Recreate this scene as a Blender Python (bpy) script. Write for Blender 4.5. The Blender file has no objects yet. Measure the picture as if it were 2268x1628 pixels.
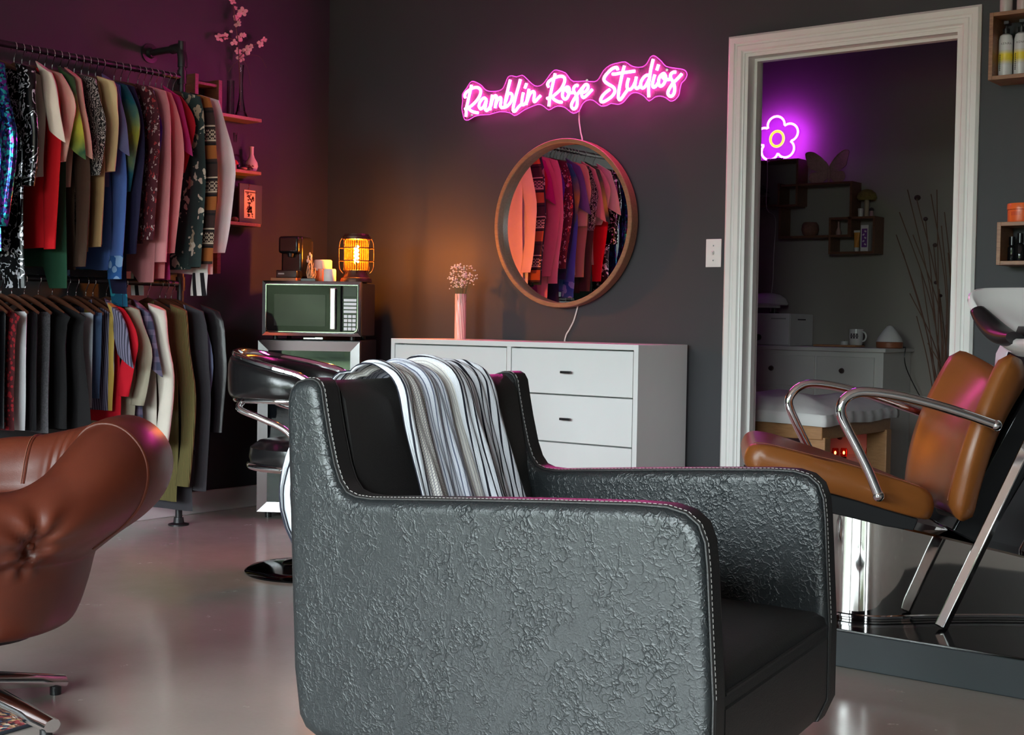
import bpy, math, random
from math import sin, cos, pi, radians, sqrt
from mathutils import Vector, Matrix
random.seed(7)
S = bpy.context.scene
COL = S.collection
# ------------------------------------------------------------------ camera
PW, PH, FPX = 2268.0, 1628.0, 3000.0
FW = Vector((-0.61094823, 0.79095311, -0.03369621))
RT = Vector((0.79097431, 0.61164245, 0.01591096))
UP = Vector((-0.03319485, 0.01693207, 0.99930546))
CAM = Vector((5.0803791, -4.98876278, 0.93))
cd = bpy.data.cameras.new('camera'); cam = bpy.data.objects.new('camera', cd); COL.objects.link(cam)
cd.sensor_fit = 'HORIZONTAL'; cd.sensor_width = 36.0; cd.lens = 36.0 * FPX / PW; cd.clip_start = 0.05
mw = Matrix((RT, UP, -FW)).transposed().to_4x4(); mw.translation = CAM
cam.matrix_world = mw; S.camera = cam

def ray(px, py): return FW + RT * ((px - PW / 2) / FPX) - UP * ((py - PH / 2) / FPX)
def onx(px, py, x): r = ray(px, py); return CAM + r * ((x - CAM.x) / r.x)
def ony(px, py, y): r = ray(px, py); return CAM + r * ((y - CAM.y) / r.y)
def onz(px, py, z): r = ray(px, py); return CAM + r * ((z - CAM.z) / r.z)
def atd(px, py, d): return CAM + ray(px, py) * d

# ------------------------------------------------------------------ world and exposure
W = bpy.data.worlds.new('overcast'); S.world = W; W.use_nodes = True
bg = W.node_tree.nodes['Background']
bg.inputs[0].default_value = (0.86, 0.95, 1.0, 1); bg.inputs[1].default_value = 30.0
S.view_settings.view_transform = 'Standard'; S.view_settings.look = 'None'
S.view_settings.gamma = 1.0; S.view_settings.use_curve_mapping = False
S.view_settings.exposure = 0.0
S.cycles.caustics_reflective = False; S.cycles.caustics_refractive = False; S.cycles.sample_clamp_indirect = 6.0
FRONT_Y = -8.2; RIGHT_X = 7.4; CEIL = 3.0; ROOM2_Y = 2.3
WINDOWS = [(0.3, 2.3), (2.5, 4.5), (4.7, 6.7)]; WZ0, WZ1 = 0.3, 2.6  # last pane is unseen, added to bring daylight in from the right
for i_, (a, b) in enumerate(WINDOWS):   # daylight portals in the shop windows (guide the sky's light, give none themselves)
    ld = bpy.data.lights.new('window_front_%d_offscreen' % (i_ + 1), 'AREA'); ld.shape = 'RECTANGLE'; ld.size = b - a; ld.size_y = WZ1 - WZ0
    ld.cycles.is_portal = True
    lo = bpy.data.objects.new('window_front_%d_offscreen' % (i_ + 1), ld); COL.objects.link(lo)
    lo.location = ((a + b) / 2, FRONT_Y - 0.1, (WZ0 + WZ1) / 2); lo.rotation_euler = (radians(90), 0, 0)

# ------------------------------------------------------------------ mesh helpers
class MB:
    def __init__(s): s.v = []; s.f = []; s.uv = None
    def add(s, vs, fs):
        o = len(s.v); s.v += [Vector(p) for p in vs]; s.f += [tuple(i + o for i in f) for f in fs]; return s
    def box(s, c, d, rz=0, rx=0, ry=0):
        R = Matrix.Rotation(rz, 3, 'Z') @ Matrix.Rotation(ry, 3, 'Y') @ Matrix.Rotation(rx, 3, 'X')
        h = [x / 2 for x in d]; c = Vector(c)
        vs = [c + R @ Vector((h[0] * i, h[1] * j, h[2] * k)) for k in (-1, 1) for j in (-1, 1) for i in (-1, 1)]
        return s.add(vs, [(0, 2, 3, 1), (4, 5, 7, 6), (0, 1, 5, 4), (2, 6, 7, 3), (0, 4, 6, 2), (1, 3, 7, 5)])
    def bb(s, a, b): return s.box([(a[i] + b[i]) / 2 for i in range(3)], [abs(b[i] - a[i]) for i in range(3)])
    def rings(s, rs, cap=True, closed=False):
        n = len(rs[0]); vs = [p for r in rs for p in r]; fs = []
        m = len(rs)
        for i in range(m if closed else m - 1):
            for j in range(n):
                fs.append((i * n + j, i * n + (j + 1) % n, ((i + 1) % m) * n + (j + 1) % n, ((i + 1) % m) * n + j))
        if cap and not closed: fs += [tuple(reversed(range(n))), tuple(range((m - 1) * n, m * n))]
        return s.add(vs, fs)
    def tube(s, pts, r, n=8, closed=False, flat=None, up=None):
        pts = [Vector(p) for p in pts]; m = len(pts); rs = []; prev = None
        for i, p in enumerate(pts):
            if closed: t = pts[(i + 1) % m] - pts[i - 1]
            else: t = pts[min(i + 1, m - 1)] - pts[max(i - 1, 0)]
            t.normalize()
            if prev is None:
                a = Vector(up) if up else (Vector((0, 0, 1)) if abs(t.z) < 0.9 else Vector((1, 0, 0)))
            else: a = prev
            a = (a - t * a.dot(t)).normalized(); prev = a; b = t.cross(a)
            rr = r[i] if isinstance(r, (list, tuple)) else r
            rb = rr * (flat or 1.0)
            rs.append([p + a * (rr * cos(2 * pi * k / n)) + b * (rb * sin(2 * pi * k / n)) for k in range(n)])
        return s.rings(rs, closed=closed)
    def cyl(s, a, b, r, r2=None, n=20): return s.tube([a, b], [r, r if r2 is None else r2], n)
    def lathe(s, prof, c=(0, 0, 0), n=28, cap=True):
        c = Vector(c)
        return s.rings([[c + Vector((r * cos(2 * pi * k / n), r * sin(2 * pi * k / n), z)) for k in range(n)] for r, z in prof], cap=cap)
    def ball(s, c, r, n=14, m=8, R=None):
        c = Vector(c); r = (r, r, r) if isinstance(r, (int, float)) else r; R = R or Matrix.Identity(3); rs = []
        for i in range(m + 1):
            t = pi * (i + 0.02) / (m + 0.04)
            rs.append([c + R @ Vector((r[0] * sin(t) * cos(2 * pi * k / n), r[1] * sin(t) * sin(2 * pi * k / n), -r[2] * cos(t))) for k in range(n)])
        return s.rings(rs)
    def prism(s, poly, vec):
        vec = Vector(vec); poly = [Vector(p) for p in poly]; n = len(poly)
        return s.add(poly + [p + vec for p in poly], [tuple(reversed(range(n))), tuple(range(n, 2 * n))] + [(i, (i + 1) % n, n + (i + 1) % n, n + i) for i in range(n)])
    def grid(s, fn, nu, nv, uv=False, closeu=False):
        o = len(s.v); uvs = []
        for j in range(nv + 1):
            for i in range(nu + 1):
                s.v.append(Vector(fn(i / nu, j / nv)))
        fs = [(o + j * (nu + 1) + i, o + j * (nu + 1) + i + 1, o + (j + 1) * (nu + 1) + i + 1, o + (j + 1) * (nu + 1) + i) for j in range(nv) for i in range(nu)]
        s.f += fs
        if uv:
            s.uv = [(i / nu, j / nv) for j in range(nv + 1) for i in range(nu + 1)]
        return s

def smooth_path(pts, k=4, closed=False):
    pts = [Vector(p) for p in pts]; n = len(pts); out = []
    if n < 3: return pts
    for i in range(n if closed else n - 1):
        p0 = pts[i - 1] if (i > 0 or closed) else pts[0]; p1 = pts[i]; p2 = pts[(i + 1) % n]
        p3 = pts[(i + 2) % n] if (closed or i + 2 < n) else pts[-1]
        for j in range(k):
            t = j / k
            out.append(0.5 * ((2 * p1) + (p2 - p0) * t + (2 * p0 - 5 * p1 + 4 * p2 - p3) * t * t + (3 * p1 - p0 - 3 * p2 + p3) * t ** 3))
    if not closed: out.append(pts[-1])
    return out

def finish(name, mb, mat, origin, inv=None, bevel=0, seg=2, sharp=40, sub=0, solid=0, seam=None):
    me = bpy.data.meshes.new(name)
    vs = [(inv @ p if inv else p - origin) for p in mb.v]
    me.from_pydata([tuple(p) for p in vs], [], mb.f); me.update()
    if mb.uv:
        ul = me.uv_layers.new(name='UVMap')
        for lp in me.loops: ul.data[lp.index].uv = mb.uv[lp.vertex_index]
    for p in me.polygons: p.use_smooth = True
    me.set_sharp_from_angle(angle=radians(sharp))
    if mat: me.materials.append(mat)
    o = bpy.data.objects.new(name, me); COL.objects.link(o)
    if solid:
        m = o.modifiers.new('solid', 'SOLIDIFY'); m.thickness = solid; m.offset = 0
    if bevel:
        m = o.modifiers.new('bevel', 'BEVEL'); m.width = bevel; m.segments = seg; m.limit_method = 'ANGLE'; m.angle_limit = radians(35)
    if sub:
        m = o.modifiers.new('sub', 'SUBSURF'); m.levels = sub; m.render_levels = sub
    return o

def part(name, mb, mat, parent, world=False, label=None, **kw):
    """a part: mesh in the parent's own frame (or given in world space)"""
    if world:
        o = finish(name, mb, mat, Vector(), inv=chain(parent).inverted(), **kw)
    else: o = finish(name, mb, mat, Vector(), **kw)
    o.parent = parent
    if label: o['label'] = label
    return o
def chain(o):
    m = o.matrix_basis.copy()
    while o.parent: o = o.parent; m = o.matrix_basis @ m
    return m
def tag(o, label, cat, group=None):
    o['label'] = label; o['category'] = cat
    if group: o['group'] = group
    return o
def thing(name, label, cat, loc=(0, 0, 0), rz=0, group=None):
    o = bpy.data.objects.new(name, None); COL.objects.link(o); o.empty_display_size = 0.1
    o.location = loc; o.rotation_euler = (0, 0, rz)
    return tag(o, label, cat, group)
def solo(name, mb, mat, label, cat, group=None, **kw):
    xs = [p.x for p in mb.v]; ys = [p.y for p in mb.v]; zs = [p.z for p in mb.v]
    c = Vector(((min(xs) + max(xs)) / 2, (min(ys) + max(ys)) / 2, min(zs)))
    o = finish(name, mb, mat, c, **kw); o.location = c
    return tag(o, label, cat, group)
def struct(name, mb, mat, parent=None, **kw):
    if parent: return part(name, mb, mat, parent, **kw)
    o = finish(name, mb, mat, Vector(), **kw); o['kind'] = 'structure'; return o

# ------------------------------------------------------------------ materials
def srgb(r, g, b):
    f = lambda c: (c / 255 / 12.92) if c / 255 <= 0.04045 else ((c / 255 + 0.055) / 1.055) ** 2.4
    return (f(r), f(g), f(b))
class NT:
    def __init__(s, name):
        s.m = bpy.data.materials.new(name); s.m.use_nodes = True; s.t = s.m.node_tree; s.n = s.t.nodes
        s.p = s.n['Principled BSDF']; s._tc = None
    def node(s, ty, **kw):
        x = s.n.new(ty)
        for k, v in kw.items(): setattr(x, k, v)
        return x
    def link(s, a, b): s.t.links.new(a, b)
    def co(s, kind='Object'):
        if not s._tc: s._tc = s.node('ShaderNodeTexCoord')
        return s._tc.outputs[kind]
    def mapping(s, vec, scale=(1, 1, 1), rot=(0, 0, 0), loc=(0, 0, 0)):
        x = s.node('ShaderNodeMapping'); s.link(vec, x.inputs[0])
        x.inputs['Scale'].default_value = scale; x.inputs['Rotation'].default_value = rot; x.inputs['Location'].default_value = loc
        return x.outputs[0]
    def noise(s, vec, scale, detail=3, rough=0.5, dist=0):
        x = s.node('ShaderNodeTexNoise'); s.link(vec, x.inputs['Vector'])
        x.inputs['Scale'].default_value = scale; x.inputs['Detail'].default_value = detail; x.inputs['Roughness'].default_value = rough; x.inputs['Distortion'].default_value = dist
        return x.outputs
    def voro(s, vec, scale, feature='F1', rnd=1.0):
        x = s.node('ShaderNodeTexVoronoi', feature=feature); s.link(vec, x.inputs['Vector'])
        x.inputs['Scale'].default_value = scale; x.inputs['Randomness'].default_value = rnd
        return x.outputs
    def wave(s, vec, scale, dist=0, axis='X', det=2, dscale=1, prof='SIN'):
        x = s.node('ShaderNodeTexWave', bands_direction=axis, wave_profile=prof); s.link(vec, x.inputs['Vector'])
        x.inputs['Scale'].default_value = scale; x.inputs['Distortion'].default_value = dist; x.inputs['Detail'].default_value = det; x.inputs['Detail Scale'].default_value = dscale
        return x.outputs
    def ramp(s, fac, stops, interp='LINEAR'):
        x = s.node('ShaderNodeValToRGB'); x.color_ramp.interpolation = interp; s.link(fac, x.inputs[0])
        e = x.color_ramp.elements
        while len(e) < len(stops): e.new(0.5)
        for el, (p, c) in zip(e, stops):
            el.position = p; el.color = (*c, 1) if not isinstance(c, (int, float)) else (c, c, c, 1)
        return x.outputs[0]
    def mix(s, fac, a, b, blend='MIX'):
        x = s.node('ShaderNodeMix', data_type='RGBA', blend_type=blend)
        for sock, v in ((x.inputs[0], fac), (x.inputs[6], a), (x.inputs[7], b)):
            if hasattr(v, 'is_linked'): s.link(v, sock)
            elif isinstance(v, (int, float)): sock.default_value = v
            else: sock.default_value = (*v, 1)
        return x.outputs[2]
    def math(s, op, a, b=0.0, c=None):
        x = s.node('ShaderNodeMath', operation=op)
        for i, v in enumerate((a, b) if c is None else (a, b, c)):
            if hasattr(v, 'is_linked'): s.link(v, x.inputs[i])
            else: x.inputs[i].default_value = v
        return x.outputs[0]
    def sep(s, vec):
        x = s.node('ShaderNodeSeparateXYZ'); s.link(vec, x.inputs[0]); return x.outputs
    def comb(s, a, b, c):
        x = s.node('ShaderNodeCombineXYZ')
        for i, v in enumerate((a, b, c)):
            if hasattr(v, 'is_linked'): s.link(v, x.inputs[i])
            else: x.inputs[i].default_value = v
        return x.outputs[0]
    def bump(s, h, strength=0.3, dist=0.01, normal=None):
        x = s.node('ShaderNodeBump'); x.inputs['Strength'].default_value = strength; x.inputs['Distance'].default_value = dist
        s.link(h, x.inputs['Height'])
        if normal: s.link(normal, x.inputs['Normal'])
        s.link(x.outputs[0], s.p.inputs['Normal']); return x.outputs[0]
    def set(s, col=None, rough=None, metal=None, **kw):
        for key, v in (('Base Color', col), ('Roughness', rough), ('Metallic', metal), *[(k.replace('_', ' '), v) for k, v in kw.items()]):
            if v is None: continue
            i = s.p.inputs[key]
            if hasattr(v, 'is_linked'): s.link(v, i)
            elif isinstance(v, (tuple, list)): i.default_value = (*v, 1) if len(v) == 3 else v
            else: i.default_value = v
        return s.m
MATS = {}
def plain(name, col, rough=0.5, metal=0.0, var=0.08, nscale=12, bump=0.0, bscale=60, coat=0.0, spec=0.5, **kw):
    if name in MATS: return MATS[name]
    t = NT(name); nz = t.noise(t.co(), nscale)[0]
    c = t.mix(nz, tuple(min(1, x * (1 + var)) for x in col), tuple(x * (1 - var) for x in col))
    t.set(c, rough, metal, Coat_Weight=coat, Specular_IOR_Level=spec, **kw)
    if bump: t.bump(t.noise(t.co(), bscale, 4)[0], bump, 0.004)
    MATS[name] = t.m; return t.m
def emit(name, col, strength):
    if name in MATS: return MATS[name]
    t = NT(name); t.set((0.06, 0.06, 0.06), 0.4, 0, Emission_Color=col, Emission_Strength=strength); MATS[name] = t.m; return t.m
def clear(name, tint=(1, 1, 1), gloss=0.12, rough=0.02):
    """thin clear glass: mostly see-through, fresnel reflection"""
    if name in MATS: return MATS[name]
    t = NT(name); tr = t.node('ShaderNodeBsdfTransparent'); tr.inputs[0].default_value = (*tint, 1)
    gl = t.node('ShaderNodeBsdfGlossy'); gl.inputs['Roughness'].default_value = rough
    fr = t.node('ShaderNodeFresnel'); fr.inputs[0].default_value = 1.45
    fac = t.math('MULTIPLY', fr.outputs[0], gloss * 5.0)
    mx = t.node('ShaderNodeMixShader'); t.link(fac, mx.inputs[0]); t.link(tr.outputs[0], mx.inputs[1]); t.link(gl.outputs[0], mx.inputs[2])
    t.link(mx.outputs[0], t.n['Material Output'].inputs[0]); MATS[name] = t.m; return t.m

def m_wall(name, col):
    t = NT(name); o = t.co()
    c = t.mix(t.noise(o, 1.3, 4)[0], tuple(x * 1.12 for x in col), tuple(x * 0.9 for x in col))
    t.set(c, 0.55, 0, Specular_IOR_Level=0.35); t.bump(t.noise(o, 160, 3)[0], 0.08, 0.003); return t.m
M_WALL = m_wall('charcoal_paint', (0.040, 0.041, 0.045))
M_CEIL = m_wall('ceiling_paint', (0.48, 0.48, 0.47))
M_PALE = m_wall('pale_grey_paint', (0.12, 0.12, 0.12))
M_ROOM2 = m_wall('taupe_paint', (0.30, 0.27, 0.245))
def m_floor():
    t = NT('polished_concrete'); o = t.co()
    n1 = t.noise(o, 0.9, 5, 0.6, 0.6)[0]; n2 = t.noise(o, 7, 6, 0.65)[0]; n3 = t.noise(o, 90, 2)[0]
    c = t.mix(n1, (0.56, 0.51, 0.45), (0.38, 0.345, 0.305)); c = t.mix(t.math('MULTIPLY', n2, 0.55), c, (0.48, 0.44, 0.39)); c = t.mix(t.math('MULTIPLY', n3, 0.25), c, (0.33, 0.30, 0.265))
    r = t.ramp(n2, [(0.3, 0.17), (0.75, 0.30)])
    t.set(c, r, 0, Specular_IOR_Level=0.6, Coat_Weight=0.25, Coat_Roughness=0.14); t.bump(t.noise(o, 9, 2)[0], 0.04, 0.004); return t.m
M_FLOOR = m_floor()
M_WHITE = plain('white_trim_paint', (0.80, 0.80, 0.78), 0.35, var=0.03)
M_LACQ = plain('white_lacquer', (0.80, 0.82, 0.82), 0.3, var=0.02)
M_CHROME = plain('chrome', (0.86, 0.86, 0.88), 0.06, 1.0, var=0.02)
M_STEEL = plain('brushed_steel', (0.62, 0.62, 0.63), 0.24, 1.0, var=0.04)
M_BLKMET = plain('black_iron_pipe', (0.022, 0.02, 0.022), 0.4, 0.4, bump=0.1, bscale=200)
M_BLKGLOSS = plain('gloss_black', (0.008, 0.008, 0.009), 0.06, spec=0.4)
M_BLKPLA = plain('black_plastic', (0.012, 0.012, 0.013), 0.32)
M_WIRE = plain('white_cable', (0.75, 0.72, 0.72), 0.45)
def m_wood(name, a, b, scale=18, rough=0.4, rot=(0, 0, 0)):
    t = NT(name); v = t.mapping(t.co(), (1, 6, 6), rot)
    w = t.noise(v, scale, 5, 0.6, 0.8)[0]
    t.set(t.ramp(w, [(0.3, a), (0.7, b)]), rough); t.bump(w, 0.12, 0.002); MATS[name] = t.m; return t.m
M_WALNUT = m_wood('walnut', (0.20, 0.085, 0.04), (0.36, 0.17, 0.08))
M_MIRWOOD = m_wood('mirror_wood', (0.22, 0.11, 0.055), (0.34, 0.18, 0.095))
M_REDWOOD = m_wood('mahogany', (0.115, 0.048, 0.026), (0.20, 0.088, 0.046))
M_SHELFWOOD = m_wood('shelf_wood', (0.28, 0.135, 0.07), (0.40, 0.21, 0.115))
M_HANGWOOD = m_wood('hanger_wood', (0.055, 0.018, 0.010), (0.11, 0.036, 0.018))
M_TABLEWOOD = m_wood('beech', (0.36, 0.17, 0.07), (0.48, 0.25, 0.11))
def m_cracked(name, col, rough, scale, strength, spec=0.5, dist=0.0022):
    t = NT(name); o = t.co()
    def ridge(vec, sc, det, d, pw):
        n_ = t.noise(vec, sc, det, 0.5, d)[0]; r = t.math('SUBTRACT', 1.0, t.math('ABSOLUTE', t.math('MULTIPLY_ADD', n_, 2.0, -1.0)))
        return t.math('POWER', r, pw)
    big = ridge(o, scale, 2, 0.15, 22.0); fine = ridge(t.mapping(o, (1, 1, 1), (0.4, 0.9, 0.2)), scale * 1.9, 2, 0.2, 14.0)
    msk = t.ramp(t.noise(t.mapping(o, (1.6, 1, 0.8), (0, 0.6, 0)), 9, 3, 0.6, 1.0)[0], [(0.36, 0.12), (0.60, 1.0)])
    h = t.math('ADD', t.math('MULTIPLY', t.math('MULTIPLY', big, msk), 0.9), t.math('MULTIPLY', t.math('MULTIPLY', fine, msk), 0.7))
    h = t.math('ADD', h, t.math('MULTIPLY', t.noise(o, scale * 9, 2)[0], 0.35))
    t.set(tuple(col), rough, 0, Specular_IOR_Level=spec); t.bump(h, strength, dist); return t.m
M_CRACK = m_cracked('crinkled_black_leather', (0.017, 0.020, 0.022), 0.35, 40, 0.45, 0.55)
M_LEATHER = m_cracked('smooth_black_leather', (0.020, 0.018, 0.018), 0.46, 90, 0.25, 0.5, 0.001)
M_VINYL = plain('black_vinyl', (0.012, 0.011, 0.012), 0.22, bump=0.05, bscale=180)
def m_hide(name, a, b, rough):
    t = NT(name); o = t.co(); n = t.noise(o, 5, 4)[0]
    t.set(t.ramp(n, [(0.3, a), (0.7, b)]), rough, 0, Specular_IOR_Level=0.45)
    t.bump(t.math('ADD', t.math('MULTIPLY', t.voro(o, 240, 'DISTANCE_TO_EDGE')['Distance'], 0.5), t.noise(o, 30, 4)[0]), 0.10, 0.003); return t.m
M_BROWN = m_hide('red_brown_leather', (0.092, 0.0175, 0.0085), (0.140, 0.028, 0.012), 0.38)
M_TAN = m_hide('caramel_leather', (0.205, 0.064, 0.013), (0.26, 0.084, 0.018), 0.34)
M_THREAD = plain('pale_thread', (0.45, 0.42, 0.40), 0.7)
M_TANTHREAD = plain('tan_thread', (0.26, 0.085, 0.045), 0.7)

# ------------------------------------------------------------------ the room
struct('floor', MB().bb((-0.15, FRONT_Y - 0.15, -0.1), (RIGHT_X + 0.15, ROOM2_Y + 0.12, 0)), M_FLOOR)
struct('ceiling', MB().bb((-0.15, FRONT_Y - 0.15, CEIL), (RIGHT_X + 0.15, ROOM2_Y + 0.12, CEIL + 0.12)), M_CEIL)
struct('wall_left', MB().bb((-0.15, FRONT_Y - 0.15, 0), (0, 0.12, CEIL)), M_WALL)
struct('wall_right', MB().bb((RIGHT_X, FRONT_Y - 0.15, 0), (RIGHT_X + 0.15, 0.12, CEIL)), M_PALE)
DX0 = ony(1617, 83, 0).x; DX1 = ony(2177, 10, 0).x; DZ = ony(1617, 83, 0).z    # outer edges of the door casing
CW = 0.075                                                                 # casing width
ox0, ox1, oz = DX0 + CW - 0.004, DX1 - CW + 0.004, DZ - CW + 0.004           # rough opening
wb = MB(); wb.bb((0, 0, 0), (ox0, 0.12, CEIL)); wb.bb((ox1, 0, 0), (RIGHT_X, 0.12, CEIL)); wb.bb((ox0, 0, oz), (ox1, 0.12, CEIL))
struct('wall_back', wb, M_WALL)
wf = MB(); xs = [0.0] + [v for w in WINDOWS for v in w] + [RIGHT_X]
for i in range(0, len(xs), 2): wf.bb((xs[i], FRONT_Y - 0.15, 0), (xs[i + 1], FRONT_Y, CEIL))
for a, b in WINDOWS:
    wf.bb((a, FRONT_Y - 0.15, 0), (b, FRONT_Y, WZ0)); wf.bb((a, FRONT_Y - 0.15, WZ1), (b, FRONT_Y, CEIL))
struct('wall_front', wf, M_WALL)
for i, (a, b) in enumerate(WINDOWS):
    f = MB(); t = 0.05
    f.bb((a, FRONT_Y - 0.12, WZ0), (a + t, FRONT_Y - 0.04, WZ1)); f.bb((b - t, FRONT_Y - 0.12, WZ0), (b, FRONT_Y - 0.04, WZ1))
    f.bb((a + t, FRONT_Y - 0.12, WZ0), (b - t, FRONT_Y - 0.04, WZ0 + t)); f.bb((a + t, FRONT_Y - 0.12, WZ1 - t), (b - t, FRONT_Y - 0.04, WZ1))
    w = struct('window_%d' % (i + 1), f, M_WHITE)
    struct('pane', MB().bb((a + t, FRONT_Y - 0.085, WZ0 + t), (b - t, FRONT_Y - 0.079, WZ1 - t)), clear('window_glass', (0.97, 0.99, 0.98), 0.15), parent=w)
# treatment room behind the doorway
struct('wall_treatment_back', MB().bb((0.3, ROOM2_Y, 0), (RIGHT_X, ROOM2_Y + 0.12, CEIL)), M_ROOM2)
struct('wall_treatment_left', MB().bb((0.3, 0.12, 0), (0.42, ROOM2_Y, CEIL)), M_ROOM2)
struct('wall_treatment_right', MB().bb((3.75, 0.12, 0), (3.87, ROOM2_Y, CEIL)), M_ROOM2)
# street outside the windows
struct('pavement', MB().bb((-20, -14, -0.25), (25, FRONT_Y - 0.15, -0.1)), plain('brick_red_paving', (0.30, 0.12, 0.11), 0.8, var=0.2))
struct('lawn', MB().bb((-30, -45, -0.25), (35, -14, -0.12)), plain('lawn_green', (0.10, 0.15, 0.06), 0.9, var=0.3))
hd = MB(); HR = random.Random(2)
hd.grid(lambda u, v: (-26 + 58 * u, -27 + 2.5 * v ** 2 * 0 - 1.2 * sin(pi * v) + 0.9 * sin(u * 90 + 5 * v) * sin(v * 9 + u * 31), -0.2 + (3.6 + 1.7 * sin(u * 23) + 0.8 * sin(u * 61 + 1)) * v), 160, 16)
solo('hedge', hd, plain('hedge_green', (0.075, 0.10, 0.05), 0.9, var=0.5, nscale=3), 'tall green hedge across the street outside the windows', 'hedge', solid=0.4)
# door casing (stepped profile), jamb and stop
t1 = bpy.data.objects.new('trim_1', None); COL.objects.link(t1); t1['kind'] = 'structure'
prof = [(0.0, 0.010), (0.010, 0.020), (0.030, 0.020), (0.034, 0.015), (0.042, 0.015), (0.046, 0.019), (0.062, 0.018), (0.068, 0.011), (CW, 0.010)]
def casing(mb, corner, inward, along, length, miter):
    for (d0, h0), (d1, h1) in zip(prof, prof[1:]):
        a0 = corner + inward * d0; a1 = corner + inward * d1; n = Vector((0, -1, 0)); e0 = d0 * miter; e1 = d1 * miter
        q = [a0 + along * 0, a1 + along * 0, a1 + n * h1, a0 + n * h0]
        r = [a0 + along * (length - e0), a1 + along * (length - e1), a1 + along * (length - e1) + n * h1, a0 + along * (length - e0) + n * h0]
        mb.add(q + r, [(0, 1, 2, 3), (7, 6, 5, 4), (0, 4, 5, 1), (1, 5, 6, 2), (2, 6, 7, 3), (3, 7, 4, 0)])
m = MB(); casing(m, Vector((DX0, 0, 0)), Vector((1, 0, 0)), Vector((0, 0, 1)), DZ, 1); struct('casing_side', m, M_WHITE, parent=t1, sharp=20)
m = MB(); casing(m, Vector((DX1, 0, 0)), Vector((-1, 0, 0)), Vector((0, 0, 1)), DZ, 1); struct('casing_side', m, M_WHITE, parent=t1, sharp=20)
m = MB()
for (d0, h0), (d1, h1) in zip(prof, prof[1:]):
    v = []
    for x0s, sg in ((DX0, 1), (DX1, -1)):
        v += [(x0s + sg * d0, 0, DZ - d0), (x0s + sg * d1, 0, DZ - d1), (x0s + sg * d1, -h1, DZ - d1), (x0s + sg * d0, -h0, DZ - d0)]
    m.add(v, [(0, 1, 2, 3), (7, 6, 5, 4), (0, 4, 5, 1), (1, 5, 6, 2), (2, 6, 7, 3), (3, 7, 4, 0)])
struct('casing_head', m, M_WHITE, parent=t1, sharp=20)
jx0, jx1, jz = ox0, ox1, oz
d1 = MB(); jt = 0.018
d1.bb((jx0, -0.004, 0), (jx0 + jt, 0.124, jz)); d1.bb((jx1 - jt, -0.004, 0), (jx1, 0.124, jz)); d1.bb((jx0 + jt, -0.004, jz - jt), (jx1 - jt, 0.124, jz))
dj = struct('door_1', d1, M_WHITE)
s = MB(); st = 0.012
s.bb((jx0 + jt, 0.05, 0), (jx0 + jt + st, 0.085, jz - jt)); s.bb((jx1 - jt - st, 0.05, 0), (jx1 - jt, 0.085, jz - jt)); s.bb((jx0 + jt + st, 0.05, jz - jt - st), (jx1 - jt - st, 0.085, jz - jt))
struct('door_stop', s, M_WHITE, parent=dj)
# baseboards
M_BASE = plain('baseboard_paint', (0.62, 0.60, 0.60), 0.4, var=0.03)
struct('baseboard_left', MB().bb((0.0, FRONT_Y, 0), (0.014, 0, 0.105)), M_BASE, bevel=0.004)
struct('baseboard_back', MB().bb((0.014, -0.014, 0), (DX0, 0, 0.105)), M_BASE, bevel=0.004)

# ------------------------------------------------------------------ black styling chair in the middle
CH0 = Vector((3.401, -3.416, 0)); CTH = radians(1.7); CWID = 0.62; CT = 0.063; CSHEAR = -0.075; CL = 0.774
cf = Vector((cos(CTH), sin(CTH), 0)); cl = Vector((-sin(CTH), cos(CTH), 0))
def on_panel(px, py):          # pixel -> (forward, z) on the near outer panel plane
    r = ray(px, py); k = (CH0 - CAM).dot(cl) / r.dot(cl); p = CAM + r * k
    return ((p - CH0).dot(cf), p.z)
chair = thing('styling_chair', 'black crinkled leather salon armchair with square arms and a striped cape over its back', 'armchair', CH0 + cf * 0.40 + cl * 0.31, CTH)
def cw(f, w, z):               # chair coords -> world, far side a touch shorter
    f2 = f + CSHEAR * max(0, f / CL) * (w / CWID)
    return CH0 + cf * f2 + cl * w + Vector((0, 0, z))
outline_px = [(652, 1628), (646, 1480), (641, 1300), (636, 1100), (631, 920), (632, 885), (638, 862), (650, 848), (668, 842), (684, 842), (694, 848), (701, 862), (707, 905), (716, 960), (730, 1030), (742, 1068), (757, 1092), (778, 1103), (810, 1108),
              (1000, 1111), (1200, 1115), (1400, 1121), (1470, 1127), (1512, 1141), (1540, 1166), (1554, 1205), (1559, 1260), (1565, 1400), (1572, 1560)]
OUT = [on_panel(*p) for p in outline_px]
zb = 0.231
OUT = [(OUT[0][0] + 0.045, zb)] + [(OUT[0][0] + 0.020, zb + 0.010), (OUT[0][0] + 0.005, zb + 0.030), (OUT[0][0], zb + 0.06)] + OUT[1:] + [(OUT[-1][0], 0.29), (OUT[-1][0] - 0.02, 0.25), (OUT[-1][0] - 0.07, zb + 0.008), (OUT[-1][0] - 0.12, zb)]
def inset(poly, d):
    n = len(poly); res = []
    for i in range(n):
        a, b, c = Vector(poly[i - 1]), Vector(poly[i]), Vector(poly[(i + 1) % n])
        e1 = (b - a).normalized(); e2 = (c - b).normalized(); nn = Vector((e1.y, -e1.x)) + Vector((e2.y, -e2.x))
        if nn.length < 1e-6: nn = Vector((e1.y, -e1.x))
        nn.normalize(); res.append(b + nn * d)
    return res
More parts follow.
